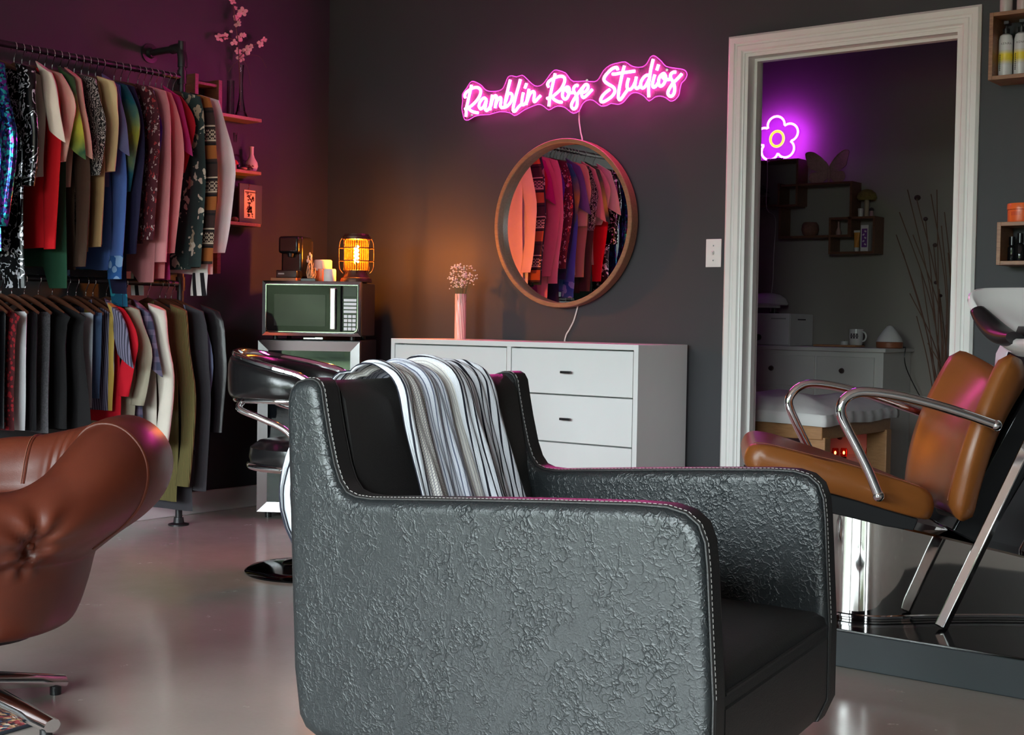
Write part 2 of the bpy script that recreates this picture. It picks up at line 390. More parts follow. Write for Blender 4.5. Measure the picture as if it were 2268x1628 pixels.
# orientation: outline runs clockwise (up the back, forward, down the front), inward normal = (e.y,-e.x)
def side_panel(w0, w1):
    rs = []; tt = abs(w1 - w0); sg = 1 if w1 > w0 else -1; R = 0.012
    steps = [(0.0, R + 0.010), (0.0005, R + 0.002), (0.003, 0.006), (0.007, 0.0022), (R, 0.0), (tt - R, 0.0), (tt - 0.007, 0.0022), (tt - 0.003, 0.006), (tt - 0.0005, R + 0.002), (tt, R + 0.010)]
    for dw, di in steps:
        rs.append([cw(p[0], w0 + sg * dw, p[1]) for p in inset(OUT, di)])
    return MB().rings(rs)
sp_near = part('side_panel', side_panel(0, CT), M_CRACK, chair, world=True, sharp=50, label='crinkled black leather arm panel')
sp_far = part('side_panel', side_panel(CWID - CT, CWID), M_CRACK, chair, world=True, sharp=50, label='crinkled black leather arm panel')
# matte edging band that wraps arm tops and fronts
def band(w0, w1):
    rs = []
    for dw, di in ((0.014, -0.0006), (0.016, -0.0035), (CT - 0.016, -0.0035), (CT - 0.014, -0.0006)):
        rs.append([cw(p[0], w0 + dw, p[1]) for p in inset(OUT, di)])
    mb = MB(); n = len(OUT)
    vs = [p for r in rs for p in r]; fs = []
    for i in range(3):
        for j in range(n - 1): fs.append((i * n + j, i * n + j + 1, (i + 1) * n + j + 1, (i + 1) * n + j))
    return mb.add(vs, fs)
for w0, sp in ((0, sp_near), (CWID - CT, sp_far)):
    part('edge_band', band(w0, w0 + CT), M_LEATHER, sp, world=True)
    for wo, dd in ((0.012, -0.001), (CT - 0.012, -0.001)):
        pth = [cw(p[0], w0 + wo, p[1]) for p in inset(OUT, dd)]
        part('piping', MB().tube(pth[2:-2], 0.0022, 6), M_LEATHER, sp, world=True)
    # stitching: short pale dashes
    mb = MB(); wo = 0.0165 if w0 == 0 else 0.0165
    pth = [cw(p[0], w0 + wo, p[1]) for p in inset(OUT, -0.0036)]
    L = 0; seg = []
    for a, b in zip(pth[6:-5], pth[7:-4]):
        l = (b - a).length; n = max(1, int(l / 0.0075)); step = l / n
        for k in range(n): mb.tube([a.lerp(b, (k + 0.12) / n), a.lerp(b, (k + 0.75) / n)], 0.0007, 4)
    part('stitching', mb, M_THREAD, sp, world=True)['kind'] = 'stuff'
# backrest: padded slab between the side panels
def slab(pts_f, pts_b, w0, w1, puff=0.0, n=10):
    mb = MB()
    rs = []
    for i in range(n + 1):
        t = i / n; w = w0 + (w1 - w0) * t; e = 1 - (2 * t - 1) ** 8
        rs.append([cw(p[0] + puff * e * p[2], w, p[1]) for p in pts_f + pts_b])
    return mb.rings(rs)
zt = OUT[9 + 2][1] if False else max(p[1] for p in OUT)
bf = [(0.055, zt - 0.020, .3), (0.066, zt - 0.034, .6), (0.082, 0.72, 1), (0.105, 0.62, 1), (0.130, 0.53, 1), (0.165, 0.455, 1), (0.19, 0.40, 0)]
bk = [(0.02, 0.40, 0), (0.0, 0.55, 0), (-0.008, 0.72, 0), (-0.012, zt - 0.03, 0), (-0.004, zt - 0.012, 0), (0.01, zt - 0.003, 0), (0.028, zt - 0.002, 0), (0.042, zt - 0.008, 0)]
back = part('backrest', slab(bf, bk, CT - 0.004, CWID - CT + 0.004, 0.012), M_LEATHER, chair, world=True, sharp=60, label='smooth black leather backrest')
# seat cushion and the under-seat box with its front apron
sf = OUT[-4][0]
cush = MB(); rs = []
for i in range(11):
    t = i / 10; w = CT - 0.003 + (CWID - 2 * CT + 0.006) * t; e = (1 - (2 * t - 1) ** 6)
    zs = 0.440
    prof_s = [(0.10, 0.30), (0.10, zs - 0.01 + 0.012 * e), (0.30, zs + 0.012 * e), (sf - 0.06, zs + 0.008 * e), (sf - 0.025, zs + 0.002 * e), (sf - 0.006, zs - 0.008), (sf - 0.002, zs - 0.022), (sf - 0.002, 0.33), (sf - 0.02, 0.30)]
    rs.append([cw(f, w, z) for f, z in prof_s])
part('seat', cush.rings(rs), M_LEATHER, chair, world=True, sharp=60)
box = MB(); rs = []
for w in (CT - 0.003, CWID - CT + 0.003):
    rs.append([cw(f, w, z) for f, z in [(0.03, zb), (0.03, 0.40), (sf - 0.004, 0.402), (sf + 0.001, 0.397), (sf + 0.001, 0.295), (sf - 0.02, 0.252), (sf - 0.07, zb + 0.006), (sf - 0.12, zb)]])
part('apron', box.rings(rs), M_LEATHER, chair, world=True, sharp=30)
part('piping', MB().tube([cw(sf - 0.002, CT + (CWID - 2 * CT) * k / 8, 0.418) for k in range(9)], 0.0035, 6), M_LEATHER, chair, world=True)
part('column', MB().cyl((0, 0, 0.03), (0, 0, zb + 0.02), 0.032, n=24), M_CHROME, chair)
part('base', MB().lathe([(0.29, 0.0), (0.29, 0.012), (0.26, 0.022), (0.10, 0.032), (0.05, 0.045)], n=48), M_CHROME, chair)
# cape draped over the backrest
def m_cape():
    t = NT('striped_seersucker'); uv = t.co('UV'); s = t.sep(uv); u, v = s[0], s[1]
    wob = t.math('MULTIPLY', t.math('SUBTRACT', t.noise(uv, 9, 2)[0], 0.5), 0.02)
    uu = t.math('ADD', u, wob)
    def stripes(freq, width, off=0.0):
        f = t.math('FRACT', t.math('ADD', t.math('MULTIPLY', uu, freq), off)); return t.math('LESS_THAN', f, width)
    thin = t.mix(stripes(46, 0.24), (0.78, 0.80, 0.90), (0.16, 0.18, 0.27))
    grid = t.mix(t.math('MAXIMUM', stripes(75, 0.30), t.math('LESS_THAN', t.math('FRACT', t.math('ADD', t.math('MULTIPLY', v, 240), t.math('MULTIPLY', uu, 60))), 0.25)), (0.80, 0.76, 0.72), (0.34, 0.32, 0.34))
    bold = t.mix(stripes(20, 0.26), (0.84, 0.85, 0.92), (0.02, 0.02, 0.03))
    edge = t.mix(stripes(30, 0.30, 0.2), (0.82, 0.84, 0.90), (0.03, 0.03, 0.045))
    c = t.mix(t.math('GREATER_THAN', uu, 0.10), edge, grid); c = t.mix(t.math('GREATER_THAN', uu, 0.24), c, thin)
    c = t.mix(t.math('GREATER_THAN', uu, 0.50), c, t.mix(stripes(75, 0.22), (0.80, 0.77, 0.74), (0.40, 0.38, 0.40))); c = t.mix(t.math('GREATER_THAN', uu, 0.57), c, bold)
    t.set(c, 0.85, 0, Specular_IOR_Level=0.2)
    t.bump(t.math('ADD', t.noise(uv, 160, 2)[0], t.math('MULTIPLY', t.noise(uv, 26, 3)[0], 1.5)), 0.5, 0.003); return t.m
def cape():
    prof2 = [(-0.030, 0.575), (-0.052, 0.60), (-0.052, 0.64), (-0.040, 0.69), (-0.024, 0.76), (-0.026, zt - 0.02), (-0.014, zt + 0.004), (0.012, zt + 0.016), (0.045, zt + 0.012), (0.078, zt - 0.015), (0.094, 0.74), (0.115, 0.66), (0.138, 0.58), (0.166, 0.52), (0.192, 0.475), (0.215, 0.457)]
    P = smooth_path([(a, b, 0) for a, b in prof2], 4)
    n = len(P)
    def fn(u, v):
        k = v * (n - 1); i = min(int(k), n - 2); p = P[i].lerp(P[i + 1], k - i); q = (P[i + 1] - P[i]).normalized()
        nrm = Vector((-q.y, q.x)); front = max(0, min(1, (v - 0.46) / 0.54)); bk_ = max(0, min(1, (0.40 - v) / 0.4))
        w = CT + 0.098 + u * 0.25 + front * (0.050 + 0.088 * u) - bk_ * (0.06 - 0.05 * u)
        fold = 0.006 + 0.0045 * sin(u * 21 + 1.5 * sin(v * 5)) + 0.0035 * sin(u * 47 + v * 9) + 0.002 * sin(u * 90 - v * 23) + 0.016 * math.exp(-((u - 0.62 - 0.06 * front) / 0.07) ** 2) * (0.4 + front) + 0.012 * math.exp(-((u - 0.22) / 0.06) ** 2) * front
        if bk_ > 0: fold += (0.074 * (1 - u) ** 2 + 0.01) * sin(pi * min(1, bk_ * 1.15) * 0.62)
        return cw(p.x + nrm.x * fold, w, p.y + nrm.y * fold)
    mb = MB().grid(fn, 90, 90, uv=True)
    mb.uv = [(a + (max(0, a - 0.56) * 0.9 * max(0, min(1, (b - 0.4) / 0.6)) if a > 0.56 else 0), b) for a, b in mb.uv]
    return mb
solo('salon_cape', cape(), m_cape(), 'white cotton cape with navy stripes draped over the back of the black armchair', 'cape', solid=0.003, sharp=180)

# ------------------------------------------------------------------ neon sign
SY = -0.065
def ink(strokes, ox, oy, sc): return [[(ox + x * sc, oy + y * sc) for x, y in st] for st in strokes]
k1 = (1020, 160, 200 / 2268); k2 = (1190, 140, 150 / 2035); k3 = (1310, 120, 120 / 1628); k4 = (1410, 110, 120 / 1628)
LETTERS = [
 ('letter_r', k1, [[(275,320),(250,450),(215,600),(180,760),(150,900),(135,1110)], [(120,640),(105,580),(150,500),(250,430),(330,390),(430,385),(500,440),(505,520),(470,620),(400,720),(300,820),(200,890),(110,925)], [(200,890),(240,950),(330,1000),(440,1020)]]),
 ('letter_a', k1, [[(650,690),(600,645),(540,680),(480,770),(465,860),(500,920),(550,900),(600,830),(650,700),(625,850),(625,930),(655,965),(700,930),(740,870)]]),
 ('letter_m', k1, [[(800,570),(780,690),(750,850),(745,950)], [(760,850),(800,700),(850,600),(900,600),(905,680),(880,800),(870,900)], [(890,800),(930,700),(980,640),(1015,650),(1015,740),(1000,840),(1030,890),(1070,880)]]),
 ('letter_b', k1, [[(1250,190),(1215,330),(1170,520),(1130,700),(1110,890)], [(1140,720),(1190,560),(1250,530),(1295,570),(1290,680),(1240,780),(1160,860),(1080,890)]]),
 ('letter_l', k1, [[(1505,180),(1460,350),(1400,560),(1350,760),(1320,920),(1335,980),(1380,970),(1450,880),(1530,800)]]),
 ('letter_i', k1, [[(1580,510),(1550,640),(1540,780),(1570,820),(1620,790),(1660,730)], [(1660,280),(1638,342),(1615,405)]]),
 ('letter_n', k1, [[(1720,420),(1690,580),(1660,740),(1650,820)], [(1670,740),(1730,570),(1800,490),(1850,500),(1855,580),(1840,680),(1855,740),(1900,710),(1960,640),(2010,590)]]),
 ('letter_r', k2, [[(540,310),(510,430),(460,650),(400,920),(370,1080),(350,1290)], [(340,710),(310,640),(350,550),(460,470),(600,410),(720,390),(810,430),(825,520),(790,640),(700,790),(560,920),(440,1010),(290,1060)], [(440,1020),(520,1100),(640,1160),(740,1170)]]),
 ('letter_o', k2, [[(880,720),(800,790),(760,900),(760,1000),(810,1070),(870,1070),(930,980),(965,850),(950,740),(890,715),(850,770),(900,850),(980,890),(1080,880)]]),
 ('letter_s', k2, [[(1220,680),(1170,665),(1110,720),(1090,800),(1130,900),(1190,1000),(1200,1150),(1190,1270),(1140,1360),(1080,1370),(1030,1310),(1035,1220),(1090,1110),(1160,1000),(1230,900)]]),
 ('letter_e', k2, [[(1230,900),(1300,810),(1400,690),(1460,640),(1520,670),(1520,760),(1450,850),(1340,890)], [(1400,690),(1345,800),(1330,900),(1350,1000),(1400,1030),(1470,980),(1560,890),(1650,790)]]),
 ('letter_s', k3, [[(790,470),(770,410),(720,400),(620,440),(500,550),(410,660),(375,750),(410,830),(520,910),(640,980),(700,1060),(690,1160),(610,1270),(480,1370),(360,1430),(290,1420),(280,1360),(330,1260),(430,1150),(550,1060)]]),
 ('letter_t', k3, [[(990,350),(940,530),(890,760),(840,1000),(810,1200),(810,1320),(850,1370),(910,1320),(1000,1190),(1080,1080)], [(630,590),(700,600),(850,570),(1000,550),(1150,530),(1300,510)]]),
 ('letter_u', k3, [[(1120,720),(1080,860),(1070,990),(1110,1060),(1180,1050),(1260,960),(1310,840)], [(1350,680),(1320,830),(1310,950),(1340,1020),(1400,1020),(1460,950)]]),
 ('letter_d', k4, [[(360,770),(300,770),(220,830),(150,930),(120,1040),(140,1130),(200,1150),(270,1090),(330,980),(390,850)], [(500,290),(460,450),(420,640),(390,850),(365,1050),(360,1250),(365,1420)]]),
 ('letter_i', k4, [[(550,750),(510,880),(480,1020),(490,1110),(530,1130),(590,1080),(640,1010)], [(660,450),(632,535),(605,620)]]),
 ('letter_o', k4, [[(800,715),(720,780),(670,880),(660,1000),(690,1080),(750,1090),(820,1020),(870,900),(870,790),(810,715),(760,780),(810,860),(900,900),(1000,890)]]),
 ('letter_s', k4, [[(1170,675),(1100,680),(1030,740),(1020,830),(1070,930),(1120,1030),(1145,1160),(1130,1290),(1080,1380),(1010,1400),(945,1340),(950,1250),(1010,1130),(1100,1000),(1230,870),(1360,730)]]),
]
sign = thing('neon_sign', 'glowing pink neon script sign reading Ramblin Rose Studios above the round mirror', 'neon sign', ony(1270, 200, -0.001))
def m_neon(name, col, front, backs):
    t = NT(name); g = t.node('ShaderNodeNewGeometry'); y = t.sep(g.outputs['Normal'])[1]
    e = t.ramp(t.math('MULTIPLY_ADD', y, -0.5, 0.5), [(0.12, backs / front), (0.45, 1.0)])      # silicone tube: opaque back, lit front and sides
    t.set((0.8, 0.7, 0.75), 0.4, 0, Emission_Color=col, Emission_Strength=t.math('MULTIPLY', e, front)); return t.m
def m_acrylic():
    t = NT('frosted_acrylic'); tr = t.node('ShaderNodeBsdfTransparent'); tr.inputs[0].default_value = (0.96, 0.96, 0.96, 1)
    df = t.node('ShaderNodeBsdfDiffuse'); df.inputs[0].default_value = (0.06, 0.06, 0.06, 1); mx = t.node('ShaderNodeMixShader'); mx.inputs[0].default_value = 0.6
    t.link(tr.outputs[0], mx.inputs[1]); t.link(df.outputs[0], mx.inputs[2]); t.link(mx.outputs[0], t.n['Material Output'].inputs[0]); return t.m
M_NEON = m_neon('pink_neon', (1.0, 0.06, 0.43), 104.0, 62.0)
for nm, k, sts in LETTERS:
    mb = MB()
    for st in ink(sts, *k):
        pts = smooth_path([ony(x, y, SY) for x, y in st], 4)
        mb.tube([pts[0] * 1.0] + pts[1:], 0.0062, 8, up=(0, -1, 0))
    part(nm, mb, M_NEON, sign, world=True, sharp=60)
OUTL = [(95,440),(130,390),(165,335),(195,325),(240,345),(270,365),(300,400),(345,415),(420,410),(460,385),(485,330),(505,285),(540,275),(580,285),(630,270),(665,295),(700,330),(745,365),(790,365),(830,335),(880,265),(920,225),(960,228),(1020,250),(1050,290),(1090,325),(1200,322),(1280,328),(1320,300),(1360,230),(1420,180),(1490,160),(1555,150),(1600,180),(1650,198),(1710,195),(1750,165),(1780,110),(1810,95),(1840,110),(1880,145),(1920,190),(1990,205),(2060,215),(2095,230),(2110,265),(2090,310),(2060,340),(2045,400),(2035,450),(2000,490),(1960,500),(1920,470),(1870,455),(1820,465),(1770,500),(1730,460),(1680,430),(1630,425),(1590,450),(1540,510),(1490,530),(1430,520),(1390,540),(1340,545),(1300,515),(1260,490),(1210,495),(1170,530),(1140,590),(1090,610),(1050,585),(1010,555),(950,545),(910,560),(870,580),(830,550),(790,530),(740,540),(650,580),(600,615),(560,630),(520,605),(430,595),(340,620),(260,625),(200,640),(150,670),(115,665),(100,620),(90,560),(98,500)]
ol = smooth_path([ony(1000 + x * 560 / 2268, 100 + y * 560 / 2268, -0.056) for x, y in OUTL], 2, closed=True)
part('acrylic_backing', MB().prism(ol, (0, 0.005, 0)), m_acrylic(), sign, world=True, sharp=30, label='clear acrylic backing board')
part('lit_edge', MB().tube([p + Vector((0, 0.0025, 0)) for p in ol], 0.0022, 6, closed=True), emit('edge_glow', (1.0, 0.06, 0.62), 2.6), sign, world=True, label='glowing pink acrylic edge')
for x, y in ((1477, 155), (1300, 178), (1045, 255)): part('standoff', MB().cyl(ony(x, y, -0.06), ony(x, y, -0.0005), 0.006, n=10), M_STEEL, sign, world=True)
cab = smooth_path([ony(1283, 246, -0.030), ony(1283, 256, -0.012), ony(1283, 270, -0.006), ony(1286, 292, -0.006), ony(1291, 330, -0.006), ony(1293, 480, -0.006), ony(1285, 640, -0.006), ony(1274, 700, -0.006), ony(1262, 728, -0.006), ony(1254, 742, -0.006), ony(1250, 762, -0.006), ony(1250, 800, -0.006)], 5)
part('cable', MB().tube(cab, 0.0035, 6), M_WIRE, sign, world=True)

# ------------------------------------------------------------------ round mirror
mc = ony(1252, 495, 0); mc = Vector((1.535, 0, 1.374)); RM = 0.377
mir = thing('round_mirror', 'round wall mirror in a deep brown wooden frame over the white dresser', 'mirror', (mc.x, -0.001, mc.z - RM))
n = 72
def ringpt(r, y, k): a = 2 * pi * k / n; return mc + Vector((r * cos(a), y, r * sin(a)))
rs = [[ringpt(r, y, k) for k in range(n)] for r, y in ((RM, -0.013), (RM, -0.060), (RM - 0.003, -0.063), (RM - 0.018, -0.063), (RM - 0.021, -0.060), (RM - 0.021, -0.013))]
part('frame', MB().rings(rs, cap=False), M_MIRWOOD, mir, world=True, sharp=30)
mb = MB(); mb.rings([[ringpt(RM - 0.0205, -0.024, k) for k in range(n)], [ringpt(RM - 0.0205, -0.014, k) for k in range(n)]])
part('hanging_bracket', MB().bb((mc.x - 0.11, -0.0145, mc.z + 0.20), (mc.x - 0.03, -0.0005, mc.z + 0.24)), M_STEEL, mir, world=True)
tm = NT('mirror_silver'); tm.set((0.92, 0.92, 0.93), 0.0, 1.0)
part('glass', mb, tm.m, mir, world=True, sharp=20)

# ------------------------------------------------------------------ white dresser
DR_X1 = ony(1523, 764, -0.02).x; DR_Z = 0.846; DR_Y = -0.405
DR_X0 = ony(866, 752, DR_Y).x
dr = thing('dresser', 'wide white six drawer dresser with small black pulls under the mirror', 'dresser', ((DR_X0 + DR_X1) / 2, -0.21, 0))
c = MB(); tk = 0.022
c.bb((DR_X0, DR_Y, 0.06), (DR_X0 + tk, -0.02, DR_Z)); c.bb((DR_X1 - tk, DR_Y, 0.06), (DR_X1, -0.02, DR_Z))
c.bb((DR_X0 + tk, DR_Y, DR_Z - tk), (DR_X1 - tk, -0.02, DR_Z)); c.bb((DR_X0 + tk, DR_Y, 0.06), (DR_X1 - tk, -0.02, 0.082))
xm = ony(1127, 775, DR_Y).x; c.bb((xm - 0.011, DR_Y, 0.082), (xm + 0.011, -0.03, DR_Z - tk)); c.bb((DR_X0 + tk, -0.03, 0.082), (DR_X1 - tk, -0.02, DR_Z - tk))
part('carcass', c, M_LACQ, dr, world=True, bevel=0.0015)
c = MB(); c.bb((DR_X0 + tk, DR_Y + 0.070, 0.085), (xm - 0.011, DR_Y + 0.078, DR_Z - tk)); c.bb((xm + 0.011, DR_Y + 0.070, 0.085), (DR_X1 - tk, DR_Y + 0.078, DR_Z - tk))
part('drawer_recess', c, M_LACQ, dr, world=True)
za, zb_ = ony(1300, 768, DR_Y).z, 0.0
z_top = DR_Z - tk - 0.004; dh = (ony(1290, 877, DR_Y).z - ony(1290, 984, DR_Y).z)
zs_ = [z_top, ony(1290, 877, DR_Y).z, ony(1290, 984, DR_Y).z, 0.086]
for xa, xb in ((DR_X0 + tk + 0.004, xm - 0.015), (xm + 0.015, DR_X1 - tk - 0.004)):
    for k in range(3):
        d = part('drawer', MB().bb((xa, DR_Y + 0.002, zs_[k + 1] + 0.003), (xb, DR_Y + 0.020, zs_[k] - (0.003 if k else 0.002))), M_LACQ, dr, world=True, bevel=0.001)
        zc = (zs_[k + 1] + zs_[k]) / 2; xc = (xa + xb) / 2 if xa < 1.2 else ony(1258, 823, DR_Y).x
        part('pull', MB().bb((xc - 0.026, DR_Y - 0.022, zc - 0.005), (xc + 0.026, DR_Y - 0.012, zc + 0.005)).bb((xc - 0.004, DR_Y - 0.014, zc - 0.004), (xc + 0.004, DR_Y + 0.004, zc + 0.004)), M_BLKPLA, d, world=True, bevel=0.001)
for x in (DR_X0 + 0.05, DR_X1 - 0.05):
    for y in (DR_Y + 0.05, -0.07): part('leg', MB().cyl((x, y, 0), (x, y, 0.062), 0.016, 0.022, 14), M_LACQ, dr, world=True)
# pink vase with baby's breath
vp = onz(1019, 751, DR_Z); vb = Vector((vp.x, vp.y, DR_Z)); vh = 0.21; vr = 0.0255
mb = MB(); rs = []
for i in range(25):
    z = vh * i / 24
    rs.append([vb + Vector(((vr + 0.0011 * cos(14 * a + i * 0.42)) * cos(a), (vr + 0.0011 * cos(14 * a + i * 0.42)) * sin(a), z)) for a in [2 * pi * k / 84 for k in range(84)]])
rs += [[vb + Vector(((vr - 0.004) * cos(a), (vr - 0.004) * sin(a), z)) for a in [2 * pi * k / 84 for k in range(84)]] for z in (vh, vh * 0.4)]
solo('twisted_vase', mb.rings(rs), plain('pink_ceramic', (0.80, 0.46, 0.44), 0.15, coat=0.4, var=0.03), 'slim pink vase with twisted ribs on the white dresser', 'vase')
fl = thing('babys_breath', "bunch of small white baby's breath blossoms in the pink vase", 'flowers', vb + Vector((0, 0, vh * 0.55)))
st = MB(); bl = MB(); R_ = random.Random(3)
for i in range(95):
    a = R_.uniform(0, 2 * pi); rr = sqrt(R_.random()); zz = R_.uniform(0.03, 0.135)
    sp = 0.058 * rr * (0.7 + 0.5 * sin(zz / 0.14 * pi)); tip = vb + Vector((sp * cos(a) + 0.004, sp * sin(a), vh + zz))
    base = vb + Vector((0.010 * cos(a) * rr, 0.010 * sin(a) * rr, vh * 0.55)); mid = base.lerp(tip, 0.55) + Vector((0, 0, 0.012))
    if i % 2 == 0: st.tube([base, mid, tip], 0.0006, 4)
    for q in range(2):
        o = Vector((R_.gauss(0, 0.006), R_.gauss(0, 0.006), R_.gauss(0, 0.006))); bl.ball(tip + o, R_.uniform(0.0028, 0.0045), 7, 4)
part('stems', st, plain('dry_stem', (0.10, 0.13, 0.05), 0.7), fl, world=True)
part('blossoms', bl, plain('cream_blossom', (0.76, 0.73, 0.66), 0.7), fl, world=True)['kind'] = 'stuff'
# light switch
lp = ony(1582, 561, 0)
ls = thing('light_switch', 'white toggle light switch on the dark wall beside the doorway', 'light switch', (lp.x, -0.001, lp.z - 0.058))
part('plate', MB().bb((-0.036, -0.007, 0), (0.036, 0, 0.117)), M_WHITE, ls, bevel=0.002)
part('toggle', MB().box((0, -0.014, 0.06), (0.009, 0.016, 0.012), rx=0.5), M_WHITE, ls, bevel=0.001)
for z in (0.028, 0.089): part('screw', MB().cyl((0, -0.0085, z), (0, -0.006, z), 0.0032, n=10), M_STEEL, ls)

# ------------------------------------------------------------------ clothes rack on the left wall
RX = 0.232; ZU, ZL = 1.985, 1.075; YF, YN = -1.128, -2.55
rack = thing('pipe_rack', 'double tier black iron pipe clothes rack fixed to the dark wall', 'clothes rack', (RX, -1.84, 0))
for y in (YF, YN):
    part('post', MB().tube(smooth_path([(RX, y, 0.004), (RX, y, 1.0), (RX, y, 2.06), (RX - 0.012, y, 2.10), (RX - 0.05, y, 2.115), (0.01, y, 2.115)], 4), 0.0155, 12), M_BLKMET, rack, world=True)
    part('elbow', MB().tube([(RX + 0.002, y, 2.03), (RX + 0.002, y, 2.07), (RX - 0.008, y, 2.105), (RX - 0.035, y, 2.117), (RX - 0.07, y, 2.115)], 0.021, 12), M_BLKMET, rack, world=True)
    part('wall_flange', MB().tube([(0.001, y, 2.115), (0.008, y, 2.115), (0.010, y, 2.115), (0.028, y, 2.115)], [0.044, 0.044, 0.024, 0.021], 20), M_BLKMET, rack, world=True)
    part('floor_flange', MB().lathe([(0.046, 0.0), (0.046, 0.006), (0.024, 0.012), (0.021, 0.035)], (RX, y, 0), 20), M_BLKMET, rack, world=True)
    for z in (ZU, ZL): part('tee', MB().cyl((RX, y, z - 0.03), (RX, y, z + 0.03), 0.021, n=12), M_BLKMET, rack, world=True)
for z in (ZU, ZL): part('rail', MB().cyl((RX, YN, z), (RX, YF, z), 0.0135, n=12), M_BLKMET, rack, world=True)

FAB = {}
def fab(name, kind, *cols, scale=1.0, rough=0.85, metal=0.0):
    if name in FAB: return FAB[name]
    t = NT(name); o = t.co(); C = [srgb(*c) for c in cols]; bumpv = None
    if kind == 'plain': c = t.mix(t.noise(o, 9, 3)[0], tuple(x * 1.1 for x in C[0]), tuple(x * 0.85 for x in C[0]))
    elif kind == 'spots':      # scattered prints
        d = t.voro(o, 22 * scale)['Distance']; nz = t.noise(o, 30 * scale, 2)[0]
        c = t.mix(t.math('GREATER_THAN', t.math('ADD', d, t.math('MULTIPLY', nz, 0.3)), 0.58), C[1], C[0])
        if len(C) > 2: c = t.mix(t.math('GREATER_THAN', t.noise(o, 16 * scale, 1)[0], 0.6), c, C[2])
    elif kind == 'leaves':
        wv_ = t.node('ShaderNodeMix', data_type='VECTOR'); wv_.inputs[0].default_value = 0.10 / scale; t.link(o, wv_.inputs[4]); t.link(t.noise(o, 24 * scale, 2)[1], wv_.inputs[5])
        v = t.mapping(wv_.outputs[1], (1.3, 1.0, 0.55), (0, 0.7, 0)); x = t.voro(v, 26 * scale); d = x['Distance']
        leaf = t.math('LESS_THAN', d, 0.40); pick = t.sep(x['Color'])[0]
        lc = t.mix(t.math('GREATER_THAN', pick, 0.6), C[1], C[2])
        c = t.mix(t.math('MULTIPLY', leaf, t.math('GREATER_THAN', pick, 0.33)), C[0], lc)
    elif kind == 'paisley':
        w = t.wave(o, 8 * scale, 14, 'X', 3, 2.0)[1]; c = t.ramp(w, [(0.0, C[0]), (0.48, C[0]), (0.55, C[1]), (0.8, C[1]), (0.86, C[2] if len(C) > 2 else C[0])], 'CONSTANT')
    elif kind == 'vstripe':
        f = t.math('FRACT', t.math('MULTIPLY', t.math('ADD', t.sep(o)[0], t.math('MULTIPLY', t.sep(o)[2], 0.12)), 70 * scale)); c = t.mix(t.math('LESS_THAN', f, 0.45), C[0], C[1])
        if len(C) > 2:
            f2 = t.math('FRACT', t.math('MULTIPLY', t.sep(o)[0], 6.0)); c = t.mix(t.math('LESS_THAN', f2, 0.18), c, C[2])
    elif kind == 'plaid':
        fx = t.math('LESS_THAN', t.math('FRACT', t.math('MULTIPLY', t.sep(o)[0], 18 * scale)), 0.4); fz = t.math('LESS_THAN', t.math('FRACT', t.math('MULTIPLY', t.sep(o)[2], 18 * scale)), 0.4)
        c = t.mix(t.math('MULTIPLY', t.math('ADD', fx, fz), 0.5), C[0], C[1])
    elif kind == 'bands':      # woven tribal bands with zigzags
        z = t.sep(o)[2]; x = t.sep(o)[0]; y_ = t.sep(o)[1]
        zig = t.math('MULTIPLY', t.math('PINGPONG', t.math('ADD', x, y_), 0.014), 1.0)
        b = t.math('FRACT', t.math('MULTIPLY', t.math('ADD', z, t.math('MULTIPLY', t.noise(o, 5, 1)[0], 0.01)), 4.6))
        c1 = t.ramp(b, [(0.0, C[0]), (0.16, C[1]), (0.20, C[0]), (0.26, C[2]), (0.52, C[1]), (0.56, C[0]), (0.60, C[3]), (0.63, C[0]), (0.84, C[1]), (0.88, C[3]), (0.91, C[0])], 'CONSTANT')
        f = t.math('FRACT', t.math('MULTIPLY', t.math('ADD', z, zig), 55)); f2 = t.math('FRACT', t.math('MULTIPLY', t.math('SUBTRACT', z, zig), 55))
        inb = t.math('MULTIPLY', t.math('GREATER_THAN', b, 0.64), t.math('LESS_THAN', b, 0.82))
        c = t.mix(t.math('MULTIPLY', inb, t.math('MAXIMUM', t.math('LESS_THAN', f, 0.22), t.math('LESS_THAN', f2, 0.22))), c1, C[3])
    elif kind == 'dye':        # tie-dye / dip-dye down the length
        z = t.math('ADD', t.math('MULTIPLY', t.sep(o)[2], -1.6 * scale), t.math('MULTIPLY', t.noise(o, 9, 3)[0], 0.35))
        n_ = len(C); c = t.ramp(z, [(0.25 + 0.65 * i / max(1, n_ - 1), C[i]) for i in range(n_)])
    elif kind == 'sequin':
        x = t.voro(o, 95 * scale); rnd = t.sep(x['Color']); g = t.noise(o, 4, 3)[0]
        c = t.mix(t.math('GREATER_THAN', rnd[0], 0.5), C[0], C[1])
        if len(C) > 2: c = t.mix(t.math('GREATER_THAN', t.math('ADD', rnd[1], t.math('MULTIPLY', t.math('SUBTRACT', g, 0.5), 1.6)), 0.66), c, C[2])
        if len(C) > 3: c = t.mix(t.math('GREATER_THAN', rnd[2], 0.78), c, C[3])
        rough = 0.16; metal = 0.85; bumpv = (x['Color'], 0.9, 0.02)
    elif kind == 'sparkle':    # black cloth with silver sequin lines
        x = t.voro(o, 120 * scale); rnd = t.sep(x['Color'])[0]; ln = t.noise(o, 13, 2, 0.5, 1.5)[0]
        near = t.math('LESS_THAN', t.math('ABSOLUTE', t.math('SUBTRACT', ln, 0.5)), 0.022)
        c = t.mix(t.math('MAXIMUM', t.math('MULTIPLY', near, t.math('GREATER_THAN', rnd, 0.25)), t.math('GREATER_THAN', rnd, 0.96)), C[0], C[1]); rough = 0.25; metal = 0.5; bumpv = (x['Color'], 0.7, 0.01)
    elif kind == 'cord':
